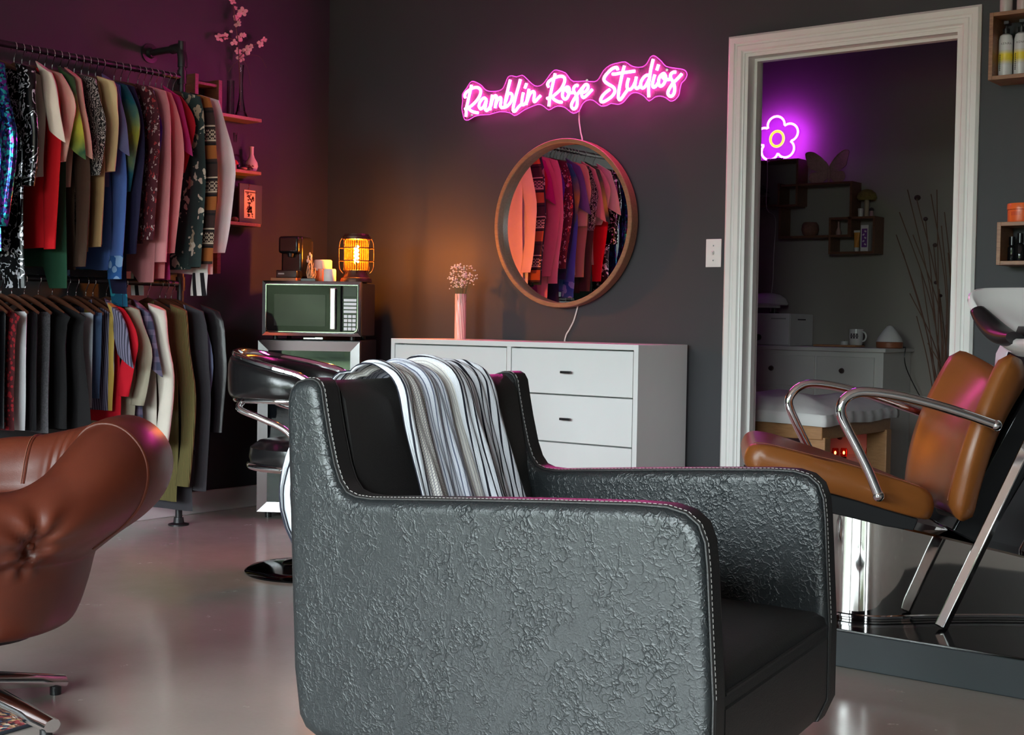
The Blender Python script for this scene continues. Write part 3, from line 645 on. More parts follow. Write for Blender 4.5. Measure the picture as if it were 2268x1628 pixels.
        f = t.wave(o, 42 * scale, 0.3, 'X')[1]; c = t.mix(f, tuple(x * 0.6 for x in C[0]), C[0]); bumpv = (f, 0.5, 0.004)
    elif kind == 'tweed':
        c = t.mix(t.voro(o, 160)['Distance'], C[0], C[1])
    t.set(c, rough, metal, Specular_IOR_Level=0.3 if kind not in ('sequin', 'sparkle') else 0.6)
    if bumpv: t.bump(*bumpv)
    else: t.bump(t.noise(o, 260, 2)[0], 0.25, 0.002)
    FAB[name] = t.m; return t.m

def hanger(y, z, hw, group, label, tilt=0.0, mat=None):
    h = thing('clothes_hanger', label, 'hanger', (RX, y, z), tilt, group)
    hk = [(0.021 * cos(a), 0, 0.021 * sin(a)) for a in [radians(200 - 13 * i) for i in range(19)]]
    hk = [(x, 0, zz - 0.0065) for x, _, zz in hk] + [(0.004, 0, -0.040), (0.0, 0, -0.055), (0.0, 0, -0.075)]
    part('hook', MB().tube(hk, 0.0021, 6), M_CHROME, h)
    bar = [((hw if s > 0 else min(hw, 0.19)) * s, 0, -0.078 - 0.062 * abs(s) ** 1.35) for s in [-1 + i / 8 for i in range(17)]]
    part('bar', MB().tube(bar, [0.006 + 0.008 * (1 - abs(-1 + i / 8)) for i in range(17)], 8, flat=0.55, up=(0, 0, 1)), mat or M_HANGWOOD, h)
    return h

GR = random.Random(11)
def garment(name, label, cat, y, zr, mat, hw=0.20, sl=None, hem=0.6, th=0.017, group=None, trim=None, flare=0.0, collar=False, tilt=0.0, cuffmat=None, zip_=False, hood=False):
    """hem and sleeve length sl are distances below the rail; th = half thickness along the rail"""
    g = thing(name, label, cat, (RX, y, zr), tilt, group)
    ph = GR.uniform(0, 6); fk = GR.uniform(1.5, 3.0); z0 = -0.094; tier_low = zr < 1.5
    bw = hw * 0.93
    def body(u, v):
        a = 2 * pi * u; cx = cos(a); sy_ = sin(a)
        x_s = abs(cx)
        top = z0 - 0.060 * x_s ** 1.25 - (0.006 if x_s < 0.3 else 0)
        hm = hem if (tier_low or cx > 0.36) else min(hem, 0.862 + 0.02 * max(0.0, cx))
        z = top + (-hm - top) * v
        w = bw * (1 - 0.10 * min(1, v * 4)) + flare * v + 0.012 * sin(5 * v + ph) * v
        if v < 0.06: w = hw * (1 - v)
        t_ = th * (0.45 + 0.55 * min(1, v * 5)) * (1 + 0.15 * sin(9 * v + ph))
        fold = 0.35 * th * sin(fk * 7 * cx + ph + 2 * v) * min(1, v * 2.5)
        xx = w * math.copysign(abs(cx) ** 0.85, cx)
        return (xx if xx > 0 else max(xx * 0.86, -0.205), t_ * sy_ + fold, z)
    mb = MB(); NU, NV = 28, 16
    long_ = (not tier_low) and hem > 0.862
    mb.rings([[body(i / NU, j / NV) for i in range(NU)] for j in range(NV + 1)], cap=not long_)
    if long_: mb.f.append(tuple(reversed(range(NU))))
    part('body', mb, mat, g, sharp=80)
    if sl:
        for s in (-1, 1):
            zt_ = -0.135; L = sl + zt_; out = GR.uniform(0.0, 0.016); rs = []
            NS = 12; wob = GR.uniform(0, 6); short = L < 0.3
            for j in range(NS + 1):
                v = j / NS
                if short: cxp = hw - 0.045 + 0.085 * v; czp = zt_ + 0.03 - (L + 0.03) * v + 0.03 * sin(pi * v); rx = 0.062 - 0.002 * v
                else: cxp = hw - 0.052 + (0.075 + out) * min(1, v * 2.2) ** 0.8 - 0.045 * v * v + 0.010 * sin(6 * v + wob); czp = zt_ + 0.028 - (L + 0.028) * v; rx = 0.056 - 0.016 * v + 0.004 * sin(11 * v + wob)
                ry = min(th * 1.15, 0.03) * (1 - 0.1 * v)
                tiltv = -0.5 if short else -0.28 * (1 - min(1, v * 3))
                if s < 0: cxp = min(cxp, 0.165); rx = min(rx, 0.045)
                rs.append([Vector((s * (cxp + rx * cos(q) * cos(tiltv)), ry * sin(q) + 0.3 * th * sin(8 * v + wob), czp + rx * cos(q) * sin(tiltv) * (1 if True else 0))) for q in [2 * pi * k / 14 for k in range(14)]])
            part('sleeve', MB().rings(rs), mat, g, sharp=80)
            if cuffmat and not short:
                c_ = [[p + Vector((0, 0, -0.0)) for p in rs[-2]], rs[-1], [p + Vector((0, 0, -0.03)) for p in rs[-1]]]
                ctr = [sum(r, Vector()) / len(r) for r in c_]
                c_ = [[ctr[i] + (p - ctr[i]) * 1.06 for p in r] for i, r in enumerate(c_)]
                part('cuff', MB().rings(c_), cuffmat, g, sharp=80)
    if trim:
        rs = [[Vector(body(i / NU, v)) * 1.0 + Vector((0, 0, 0)) for i in range(NU)] for v in (0.94, 1.0)]
        rs = [[Vector((p.x * 1.015, p.y * 1.12, p.z)) for p in r] for r in rs]
        part('hem_trim', MB().rings(rs, cap=False), trim, g, sharp=80)
    if collar:
        part('collar', MB().tube([(0.052 * cos(q), 0.75 * th * sin(q), z0 - 0.004 + 0.012 * cos(q) ** 2) for q in [2 * pi * k / 16 for k in range(16)]], 0.010, 7, closed=True, flat=0.5, up=(0, 0, 1)), mat, g)
    if hood:
        part('hood', MB().ball((0.02, 0, z0 - 0.035), (0.095, th * 1.2, 0.045), 16, 8), mat, g)
    if zip_:
        part('zip', MB().box((0, -th * 1.1, z0 - (hem + z0) / 2), (0.006, 0.003, hem * 0.7)), M_STEEL, g)
    return g
def trousers(label, y, zr, mat, hw, hem, th, group, cat='trousers', name='trousers', tilt=0.0):
    g = thing(name, label, cat, (RX, y, zr), tilt, group); ph = GR.uniform(0, 6)
    for s in (-1, 1):
        rs = []
        for j in range(11):
            v = j / 10; z = -0.135 - (hem - 0.135) * v; w = hw * (0.52 - 0.06 * v) ; cx = s * hw * 0.47 + 0.006 * sin(4 * v + ph)
            rs.append([(cx + w * cos(q), th * (0.9 + 0.2 * sin(6 * v + ph)) * sin(q) + 0.3 * th * sin(5 * v + ph + 3 * cos(q)), z) for q in [2 * pi * k / 16 for k in range(16)]])
        part('trouser_leg', MB().rings(rs), mat, g, sharp=80)
    return g

def place(tier, items, hang_label, grp):
    zr = ZU if tier == 'u' else ZL
    rows = []
    for it in items:
        pxr, pe, ph_, hw = it['px'], it.get('se'), it['hem'], it.get('hw', 0.20)
        hw *= 1.16; xo = RX + hw + (0.07 if pe else 0.0)
        p = onx(pxr, (pe or ph_) - 40, xo); y = p.y
        hem = zr - onx(pxr, ph_, RX + hw * 0.5).z
        sl = (zr - onx(pxr, pe, xo).z) if pe else None
        it['want'] = y; rows.append([y, hem, sl, it])
    rows.sort(key=lambda r: r[0]); n_ = len(rows)
    # tips: where each sleeve edge shows, kept in order; rail places: eased towards the tips but never crossing on the wall side
    tip = [r[0] for r in rows]
    for k in range(1, n_): tip[k] = max(tip[k], tip[k - 1] + 0.034)
    lim = YF - 0.05; y_first = min(tip[0], lim - 0.037 * (n_ - 1)); rail = []
    for k in range(n_): rail.append(y_first + (lim - y_first) * k / max(1, n_ - 1))
    for _ in range(60):                       # relax the rail places towards the tips
        for k in range(n_):
            want = min(tip[k], lim); lo_ = rail[k - 1] + 0.031 if k else -9; hi_ = rail[k + 1] - 0.031 if k + 1 < n_ else lim
            rail[k] = max(lo_, min(hi_, rail[k] * 0.7 + want * 0.3))
    RE = 0.30; tn = [(tip[k] - rail[k]) / RE for k in range(n_)]
    for _ in range(200):                      # keep neighbours from crossing at the wall side (-0.2) and at the room side (+0.33)
        for k in range(1, n_):
            g_ = rail[k] - rail[k - 1]; d_ = tn[k] - tn[k - 1]; up_ = max(0.0, (g_ - 0.024) / 0.21); dn_ = max(0.0, (g_ - 0.024) / 0.34)
            if d_ > up_: e = (d_ - up_) / 2; tn[k] -= e; tn[k - 1] += e
            elif d_ < -dn_: e = (-dn_ - d_) / 2; tn[k] += e; tn[k - 1] -= e
    for k in range(n_):
        it = rows[k][3]; y, hem, sl = rail[k], rows[k][1], rows[k][2]; it['tilt'] = math.atan(max(-0.5, min(0.75, tn[k])))
        th = 0.02
        for q in (k - 1, k + 1):
            if 0 <= q < n_:
                for x_ in (-0.2, 0.0, 0.30): th = min(th, 0.30 * abs((rail[q] + tn[q] * x_) - (rail[k] + tn[k] * x_)) * cos(it['tilt']))
        short = it['label']
        for w in (' at ', ' on ', ' beside ', ' behind ', ' between ', ' below ', ' with '): short = short.split(w)[0]
        hanger(y, zr, it.get('hw', 0.20) * 0.93, grp + ' hangers', hang_label + ' ' + short, it['tilt'])
        if it.get('pants'): trousers(it['label'], y, zr, it['mat'], it.get('hw', 0.2) * 0.9, hem, th, grp, tilt=it['tilt'])
        else: garment(it['name'], it['label'], it['cat'], y, zr, it['mat'], it.get('hw', 0.20) * 1.16, sl, hem, th, grp, it.get('trim'), it.get('flare', 0), it.get('collar', False), it['tilt'], it.get('cuff'), it.get('zip', False), it.get('hood', False))
def G(name, label, cat, px, hem, mat, se=None, **kw): return dict(name=name, label=label, cat=cat, px=px, hem=hem, mat=mat, se=se, **kw)
BLACKCLOTH = fab('black_cotton', 'plain', (24, 20, 22))
upper = [
 G('blouse', 'iridescent blue and violet sequin top at the near end of the upper rail', 'top', 32, 560, fab('iridescent_sequin', 'sequin', (20, 20, 60), (30, 60, 130), (110, 50, 150), (40, 160, 170)), 500),
 G('sequin_dress', 'long black dress with silver sequin trails beside the iridescent top', 'dress', 88, 640, fab('black_silver_sequin', 'sparkle', (10, 10, 12), (220, 220, 230)), 410, flare=0.02),
 G('tee_shirt', 'off-white short sleeved tee beside the black sequin dress', 'shirt', 136, 400, fab('off_white_jersey', 'plain', (225, 205, 190)), 300, hw=0.215),
 G('tee_shirt', 'pale peach short sleeved tee behind the off-white tee', 'shirt', 139, 500, fab('peach_jersey', 'plain', (225, 175, 160)), 352, hw=0.20),
 G('long_sleeve_shirt', 'bright red long sleeved shirt on the upper rail', 'shirt', 124, 552, fab('red_knit', 'plain', (205, 15, 28)), 550, hw=0.175),
 G('tie_dye_tee', 'green tie-dye tee with yellow sleeve ends', 'shirt', 158, 640, fab('green_yellow_dye', 'dye', (40, 60, 38), (62, 100, 60), (190, 200, 70), (30, 70, 50)), 335, hw=0.205),
 G('tee_shirt', 'soft pink short sleeved tee between the tie-dye tee and the paisley shirt', 'shirt', 178, 420, fab('soft_pink_jersey', 'plain', (222, 165, 150)), 335, hw=0.20),
 G('paisley_shirt', 'black and white paisley print shirt', 'shirt', 217, 500, fab('bw_paisley', 'paisley', (24, 20, 22), (205, 198, 192), scale=2.2), 385, hw=0.205, collar=True),
 G('knit_sweater', 'cream knitted short sleeved sweater', 'sweater', 243, 545, fab('cream_knit', 'plain', (208, 180, 135)), 375, hw=0.215),
 G('cardigan', 'dark brown long cardigan below the paisley shirt', 'cardigan', 190, 600, fab('dark_brown_knit', 'plain', (66, 46, 36)), 590, hw=0.165),
 G('long_sleeve_shirt', 'tan long sleeved shirt beside the brown cardigan', 'shirt', 214, 560, fab('tan_cotton', 'plain', (165, 132, 92)), 545, hw=0.170),
 G('tee_shirt', 'slate blue short sleeved tee', 'shirt', 259, 420, fab('slate_jersey', 'plain', (88, 88, 125)), 328, hw=0.205),
 G('tie_dye_tee', 'teal and yellow tie-dye tee', 'shirt', 264, 480, fab('teal_dye', 'dye', (40, 60, 90), (20, 95, 105), (150, 150, 50), (15, 80, 95)), 418, hw=0.195),
 G('sweatshirt', 'cornflower blue sweatshirt with a banded cuff', 'sweatshirt', 251, 600, fab('cornflower_fleece', 'plain', (70, 100, 165)), 600, hw=0.175, cuff=fab('blue_print_cuff', 'spots', (35, 80, 140), (120, 150, 190))),
 G('denim_dress', 'long navy denim dress with a teal fringe hem', 'dress', 292, 680, fab('navy_denim', 'plain', (30, 28, 58)), 560, hw=0.19, trim=fab('teal_fringe', 'spots', (20, 80, 110), (40, 130, 150)), collar=True),
 G('paisley_blouse', 'burgundy paisley blouse with balloon sleeves', 'blouse', 356, 545, fab('burgundy_paisley', 'leaves', (70, 22, 32), (150, 50, 55), (175, 150, 150), scale=2.4), 530, hw=0.215),
 G('tee_shirt', 'violet tee with a bright blue hem', 'shirt', 346, 400, fab('violet_blue', 'dye', (60, 25, 110), (75, 35, 130), (70, 45, 140), (20, 110, 175), scale=1.0), 372, hw=0.185),
 G('sweatshirt', 'dusty pink sweatshirt between the paisley blouse and the leaf print shirt', 'sweatshirt', 383, 628, fab('dusty_pink_fleece', 'plain', (218, 140, 145)), 580, hw=0.205),
 G('cardigan', 'light rose long cardigan beside the dusty pink sweatshirt', 'cardigan', 404, 620, fab('rose_knit', 'plain', (205, 125, 128)), 560, hw=0.20),
 G('blouse', 'magenta blouse with a ruffled hem', 'blouse', 407, 622, fab('magenta_crepe', 'plain', (165, 40, 105)), 330, hw=0.19),
 G('leaf_print_shirt', 'dark green long sleeved shirt with cream leaf print', 'shirt', 441, 600, fab('leaf_print', 'leaves', (38, 52, 52), (150, 135, 115), (190, 180, 165), scale=0.9), 590, hw=0.215, collar=True),
 G('vest', 'thin scarlet vest beside the woven jacket', 'vest', 421, 420, fab('scarlet_knit', 'plain', (160, 18, 35)), 380, hw=0.18),
 G('woven_jacket', 'brown and ochre woven jacket with tribal bands', 'jacket', 490, 598, fab('tribal_weave', 'bands', (52, 34, 32), (24, 18, 20), (150, 84, 38), (195, 170, 150)), 585, hw=0.225, collar=True),
 G('varsity_jacket', 'white jacket with dark striped knit cuffs', 'jacket', 477, 600, fab('white_wool', 'plain', (215, 208, 204)), 640, hw=0.170, cuff=fab('striped_cuff', 'vstripe', (225, 215, 215), (25, 20, 25), scale=0.3), zip=True),
 G('button_shirt', 'pale pink long sleeved shirt at the far end of the upper rail', 'shirt', 520, 612, fab('pale_pink_cotton', 'plain', (236, 210, 214)), 560, hw=0.225, collar=True),
]
place('u', upper, 'dark wooden hanger with chrome hook carrying the', 'clothes on the upper rail')
lower = [
 G('trousers', 'black trousers at the near end of the lower rail', 'trousers', 8, 940, BLACKCLOTH, pants=True),
 G('trousers', 'black satin trousers beside the red lace dress', 'trousers', 30, 945, fab('black_satin', 'plain', (16, 14, 18), rough=0.4), pants=True),
 G('lace_dress', 'dark red lace dress on the lower rail', 'dress', 44, 950, fab('red_lace', 'spots', (60, 10, 16), (130, 20, 30), scale=2.5), hw=0.19),
 G('trousers', 'white cotton trousers on a wooden hanger', 'trousers', 76, 950, fab('white_cotton', 'plain', (215, 215, 220)), pants=True),
 G('trousers', 'black corduroy trousers beside the white trousers', 'trousers', 100, 950, fab('black_cord', 'cord', (26, 24, 28)), pants=True),
 G('trousers', 'grey tweed trousers on a wooden hanger', 'trousers', 128, 955, fab('grey_tweed', 'tweed', (60, 58, 62), (88, 86, 90)), pants=True),
 G('skirt', 'long black skirt beside the grey tweed trousers', 'skirt', 155, 945, fab('black_crepe', 'plain', (15, 13, 15)), hw=0.19, flare=0.03),
 G('skirt', 'black knit skirt beside the pale grey trousers', 'skirt', 190, 950, fab('black_knit', 'plain', (20, 17, 19)), hw=0.2, flare=0.06),
 G('trousers', 'pale grey linen trousers on the lower rail', 'trousers', 224, 900, fab('pale_grey_linen', 'plain', (190, 195, 205)), pants=True),
 G('jeans', 'blue denim jeans on the lower rail', 'jeans', 243, 880, fab('blue_denim', 'plain', (62, 82, 112)), pants=True),
 G('striped_jacket', 'grey striped jacket with yellow strips', 'jacket', 289, 905, fab('grey_yellow_stripe', 'vstripe', (118, 112, 135), (58, 55, 72), (175, 145, 70)), 800, hw=0.20, collar=True),
 G('cardigan', 'bright red cardigan on the lower rail', 'cardigan', 302, 930, fab('scarlet_wool', 'plain', (190, 12, 35)), 880, hw=0.195),
 G('blazer', 'sage grey blazer beside the red cardigan', 'blazer', 334, 960, fab('sage_linen', 'plain', (158, 150, 132)), 900, hw=0.20, collar=True),
 G('plaid_shirt', 'blue and grey plaid flannel shirt', 'shirt', 352, 960, fab('blue_plaid', 'plaid', (60, 62, 85), (120, 105, 130)), 820, hw=0.205),
 G('button_shirt', 'ivory long sleeved shirt on the lower rail', 'shirt', 384, 1010, fab('ivory_cotton', 'plain', (222, 212, 200)), 985, hw=0.225, collar=True),
 G('corduroy_coat', 'olive green corduroy coat', 'coat', 432, 1100, fab('olive_cord', 'cord', (108, 98, 58)), 1080, hw=0.22, collar=True),
 G('hooded_coat', 'long charcoal coat with a grey hood', 'coat', 467, 1120, fab('charcoal_wool', 'plain', (58, 55, 60)), 1090, hw=0.215, hood=True),
 G('denim_jacket', 'pale blue denim shirt beside the charcoal coat', 'shirt', 470, 1010, fab('pale_denim', 'plain', (135, 145, 180)), 1000, hw=0.19),
 G('leather_jacket', 'black leather jacket at the far end of the lower rail', 'jacket', 500, 1000, plain('black_jacket_leather', (0.016, 0.013, 0.015), 0.38, bump=0.3, bscale=40), 960, hw=0.235, collar=True),
]
place('l', lower, 'dark wooden hanger with chrome hook carrying the', 'clothes on the lower rail')

# ------------------------------------------------------------------ mahogany shelf on the left wall with its ornaments
SD = 0.105
def wallp(px, py, x): return onx(px, py, x)
shy = [wallp(580, 262, SD).y, wallp(492, 262, SD).y, wallp(440, 230, SD).y]
zsh = [wallp(580, 264, SD).z, wallp(580, 381, SD).z, wallp(580, 496, SD).z]
shelf = thing('display_shelf', 'dark wooden wall shelf with three boards beside the clothes rack', 'shelf', (0.002, shy[0] - 0.15, zsh[2] - 0.02))
for z in zsh: part('board', MB().bb((0.001, shy[1] - 0.0, z - 0.016), (SD, shy[0], z)), M_SHELFWOOD, shelf, world=True, bevel=0.002)
zt0 = wallp(480, 176, SD).z
part('upright', MB().bb((0.001, shy[1] - 0.022, zsh[2] - 0.25), (SD, shy[1], zt0)), M_REDWOOD, shelf, world=True, bevel=0.002)
part('upright', MB().bb((0.001, shy[2] - 0.022, zsh[2] - 0.25), (SD, shy[2], zt0 + 0.01)), M_REDWOOD, shelf, world=True, bevel=0.002)
for z, a in ((zt0 - 0.02, 1), (zsh[0] + 0.015, 0), (zsh[1] + 0.09, 0)): part('cross_board', MB().bb((0.001, shy[2], z - 0.014), (SD * 0.9, shy[1] - 0.022, z)), M_REDWOOD, shelf, world=True, bevel=0.002)
zin = wallp(515, 312, SD * 0.6).z
part('small_board', MB().bb((0.001, shy[1], zin - 0.010), (SD * 0.7, shy[1] + 0.075, zin)), M_SHELFWOOD, shelf, world=True, bevel=0.002)
def on_shelf(px, k, x=0.055): 
    r = ray(px, 400); y = CAM.y + r.y * ((x - CAM.x) / r.x); return Vector((x, y, zsh[k]))
GLASS = clear('clear_glass', (0.92, 0.92, 0.92), 0.14)
vz = on_shelf(532, 0)
solo('bud_vase', MB().lathe([(0.034, 0.0), (0.033, 0.006), (0.022, 0.03), (0.011, 0.09), (0.0085, 0.16), (0.011, 0.235), (0.013, 0.25), (0.0115, 0.25), (0.0065, 0.16), (0.009, 0.09), (0.018, 0.03)], vz, 24), clear('vase_glass', (0.92, 0.92, 0.92), 0.3), 'tall slender clear glass vase holding a blossom branch', 'vase')
br = thing('blossom_branch', 'artificial cherry blossom branch standing in the slender glass vase', 'flowers', vz + Vector((0, 0, 0.02)))
twigs = [[(532, 240), (531, 180), (529, 130), (527, 90), (522, 55), (518, 20), (516, -20)], [(529, 128), (545, 112), (562, 100), (578, 94)], [(528, 95), (512, 86), (497, 82), (486, 84)], [(522, 56), (530, 40), (536, 28)]]
tw = MB()
for tpx in twigs: tw.tube(smooth_path([onx(x, y, 0.055) for x, y in tpx], 4), 0.0022, 6)
part('twig', tw, plain('twig_brown', (0.12, 0.06, 0.04), 0.8), br, world=True)
M_PETAL = plain('pink_petal', (0.78, 0.42, 0.42), 0.7, var=0.15)
bloss = [(514, 4, 9), (538, 26, 11), (526, 38, 11), (527, 54, 9), (486, 84, 11), (499, 80, 8), (532, 82, 10), (518, 94, 8), (576, 98, 8), (584, 88, 8), (547, 111, 11), (527, 113, 8), (533, 128, 10), (556, 103, 6), (512, 70, 4), (540, 78, 6), (522, 18, 5)]
RB = random.Random(5)
for x, y, r in bloss:
    cpt = onx(x, y, 0.055 + RB.uniform(-0.015, 0.02)); rm = r * 0.0021; ax = Vector((RB.uniform(0.3, 1), RB.uniform(-1, 0), RB.uniform(-0.3, 0.5))).normalized()
    q = ax.to_track_quat('Z', 'Y').to_matrix(); mb = MB()
    for k in range(5):
        a = 2 * pi * k / 5 + RB.random(); d = q @ Vector((cos(a), sin(a), 0.25)) * rm * 0.55
        mb.ball(cpt + d, (rm * 0.55, rm * 0.42, rm * 0.16), 8, 4, R=q @ Matrix.Rotation(a, 3, 'Z'))
    b = part('blossom', mb, M_PETAL, br, world=True)
    part('stamen', MB().ball(cpt + ax * rm * 0.15, rm * 0.16, 6, 4), plain('stamen_rose', (0.5, 0.12, 0.12), 0.7), b, world=True)
lw = MB()
for pts in ([(533, 130), (552, 122), (575, 126), (590, 150)], [(533, 130), (516, 145), (506, 160)], [(535, 130), (548, 150), (556, 190)]): lw.tube(smooth_path([onx(x, y, 0.06) for x, y in pts], 5), 0.0012, 4)
part('tendril', lw, plain('tendril', (0.10, 0.09, 0.05), 0.8), br, world=True)
p = on_shelf(509, 0, 0.06)
solo('glass_cylinder', MB().lathe([(0.018, 0), (0.018, 0.165), (0.0165, 0.165), (0.0165, 0.004)], p, 20), GLASS, 'plain clear glass cylinder beside the slender vase', 'vase')
p = on_shelf(520, 1, 0.035); p.z = zin
solo('shot_glass', MB().lathe([(0.008, 0), (0.010, 0.045), (0.009, 0.045), (0.007, 0.004)], p, 16), GLASS, 'tiny shot glass on the short inner board', 'glass')
p = on_shelf(523, 1, 0.035)
solo('glass_dome', MB().lathe([(0.026, 0), (0.027, 0.04), (0.024, 0.062), (0.015, 0.075), (0.003, 0.079)], p, 20), GLASS, 'small clear glass dome behind the toadstool ornament', 'cloche')
p = on_shelf(520, 1, 0.075)
tsx = thing('toadstool_ornament', 'little red capped toadstool ornament on the middle board', 'ornament', p)
part('stalk', MB().lathe([(0.009, 0), (0.008, 0.012), (0.006, 0.028)], n=14), plain('stalk_cream', (0.60, 0.46, 0.36), 0.7), tsx)
part('cap', MB().lathe([(0.005, 0.026), (0.017, 0.024), (0.016, 0.032), (0.009, 0.042), (0.002, 0.046)], n=18), plain('toadstool_red', (0.55, 0.06, 0.04), 0.4), tsx)
p = on_shelf(540, 1, 0.085)
solo('soap_stone', MB().ball(p + Vector((0, 0, 0.0082)), (0.016, 0.016, 0.008), 14, 8), plain('pink_stone', (0.5, 0.22, 0.2), 0.6), 'flat pink stone lying between toadstool and white vase', 'stone')
p = on_shelf(557, 1, 0.055)
wv = thing('ceramic_vase', 'small white ceramic bottle vase with painted plum blossom', 'vase', p)
part('vase_body', MB().lathe([(0.017, 0), (0.024, 0.008), (0.031, 0.028), (0.028, 0.046), (0.015, 0.068), (0.0095, 0.085), (0.0095, 0.115), (0.011, 0.122), (0.008, 0.122), (0.0075, 0.09)], n=28), plain('cream_glaze', (0.74, 0.69, 0.62), 0.2, coat=0.3), wv)
mb = MB()
for k in range(14):
    a = radians(-55) + RB.gauss(0, 0.35); z = 0.03 + RB.gauss(0, 0.010); rr = 0.0312 - abs(z - 0.028) * 0.25
    mb.ball((rr * cos(a), rr * sin(a), z), (0.004, 0.004, 0.0035), 6, 4)
part('painted_flower', mb, plain('plum_paint', (0.16, 0.02, 0.04), 0.4), wv)
p = on_shelf(520, 2, 0.07)
solo('dark_pebble', MB().ball(p + Vector((0, 0, 0.013)), (0.024, 0.016, 0.013), 14, 8), plain('brown_pebble', (0.16, 0.08, 0.06), 0.7), 'round brown pebble on the lowest board beside the framed print', 'stone')
pr0 = wallp(530, 492, 0.05); pr1 = wallp(580, 492, 0.05); ph0 = wallp(555, 408, 0.05).z - zsh[2]
pic = thing('framed_print', 'grey framed botanical print leaning on the lowest board', 'picture', (0.05, (pr0.y + pr1.y) / 2, zsh[2] + 0.0005))
hw_ = (pr1.y - pr0.y) / 2
part('frame', MB().bb((-0.012, -hw_, 0), (0.0, hw_, ph0)), plain('grey_mount', (0.06, 0.06, 0.06), 0.5), pic, bevel=0.002)
prt = part('print', MB().bb((0.0, -hw_ + 0.028, 0.026), (0.0015, hw_ - 0.045, ph0 - 0.03)), plain('cream_paper', (0.66, 0.48, 0.34), 0.7), pic)
mb = MB()
for k in range(60):
    y = RB.gauss(-0.008, 0.022); z = ph0 * 0.47 + RB.gauss(0, 0.034)
    if abs(y + 0.008) < hw_ - 0.048: mb.box((0.0022, y, z), (0.0012, RB.uniform(0.004, 0.011), RB.uniform(0.004, 0.012)), rx=RB.uniform(0, 3))
mb.box((0.0022, -0.008, ph0 * 0.36), (0.0012, 0.026, 0.03))
for k in range(12): mb.box((0.0022, -hw_ + 0.036 + k * 0.0062, ph0 - 0.040), (0.0012, 0.0038, 0.006))
part('drawing', mb, plain('print_ink', (0.10, 0.025, 0.02), 0.7), prt)

# ------------------------------------------------------------------ drinks fridge, microwave and what stands on it
FY = radians(32.9); ca, sa = cos(FY), sin(FY)
f0 = onz(568, 1133, 0.032); EX = Vector((ca, sa, 0)); EY = Vector((-sa, ca, 0))
FWD_, FHT, FDP = 0.475, 0.832, 0.44
fr = thing('drinks_fridge', 'stainless framed glass door drinks fridge standing in the dark corner', 'fridge', (f0.x, f0.y, 0), FY)
part('cabinet', MB().bb((0.004, 0.04, 0.03), (FWD_ - 0.004, FDP, FHT)), M_BLKPLA, fr, bevel=0.004)
door = MB(); w_ = 0.045
def mitre(mb, x0, x1, z0, z1, y0, y1, w, drop):
    for (a, b, c_, d_) in (((x0, z0), (x1, z0), (x1 - w, z0 + w), (x0 + w, z0 + w)), ((x1, z0), (x1, z1), (x1 - w, z1 - w), (x1 - w, z0 + w)), ((x1, z1), (x0, z1), (x0 + w, z1 - w), (x1 - w, z1 - w)), ((x0, z1), (x0, z0), (x0 + w, z0 + w), (x0 + w, z1 - w))):
        v = [(a[0], y0, a[1]), (b[0], y0, b[1]), (c_[0], y0 + drop, c_[1]), (d_[0], y0 + drop, d_[1])]; v += [(x, y1, z) for x, _, z in v]
        mb.add(v, [(0, 1, 2, 3), (7, 6, 5, 4), (0, 4, 5, 1), (1, 5, 6, 2), (2, 6, 7, 3), (3, 7, 4, 0)])
mitre(door, 0, FWD_, 0.032, FHT - 0.006, 0.0, 0.038, w_, 0.012)
dd_ = part('door', door, M_STEEL, fr, sharp=10)
part('pane', MB().bb((w_, 0.014, 0.032 + w_), (FWD_ - w_, 0.018, FHT - w_ - 0.006)), clear('fridge_glass', (0.55, 0.58, 0.62), 0.3, 0.02), dd_)
part('liner', MB().bb((w_ + 0.002, 0.037, 0.08), (FWD_ - w_ - 0.002, 0.039, FHT - 0.05)), plain('fridge_dark', (0.006, 0.007, 0.012), 0.3), fr)
part('display', MB().bb((0.15, 0.020, FHT - 0.078), (0.40, 0.024, FHT - 0.055)), plain('display_grey', (0.05, 0.055, 0.055), 0.3), fr)
for x in (0.04, FWD_ - 0.04):
    for y in (0.06, FDP - 0.05): part('foot', MB().cyl((x, y, 0), (x, y, 0.031), 0.016, n=12), M_BLKPLA, fr)
# microwave
MWT = 0.018; mz0 = FHT + MWT; mo = f0 + EX * 0.018; MWW, MWH, MWD = 0.462, 0.252, 0.36
mwv = thing('microwave', 'black and chrome microwave oven standing on the drinks fridge', 'microwave', (mo.x, mo.y, FHT + 0.0005), FY)
part('casing', MB().bb((0.003, 0.02, MWT), (MWW - 0.003, MWD, MWT + MWH)), plain('microwave_black', (0.016, 0.014, 0.015), 0.35), mwv, bevel=0.006)
fc = MB(); mitre(fc, 0, MWW, MWT, MWT + MWH, 0.0, 0.022, 0.016, 0.007); part('bezel', fc, plain('dark_chrome', (0.42, 0.42, 0.44), 0.18, 1.0), mwv, sharp=10)
dmw = part('door', MB().bb((0.015, 0.006, MWT + 0.015), (MWW * 0.80, 0.02, MWT + MWH - 0.015)), M_BLKGLOSS, mwv, bevel=0.006, seg=3)
part('chrome_line', MB().tube([(0.017, 0.004, MWT + MWH - 0.018), (0.017, 0.004, MWT + 0.04), (0.020, 0.004, MWT + 0.026), (0.03, 0.004, MWT + 0.018), (MWW * 0.99 - 0.03, 0.004, MWT + 0.018), (MWW - 0.022, 0.004, MWT + 0.026), (MWW - 0.017, 0.004, MWT + 0.04), (MWW - 0.017, 0.004, MWT + MWH - 0.018), (0.017, 0.004, MWT + MWH - 0.018)], 0.0028, 6), M_CHROME, mwv)
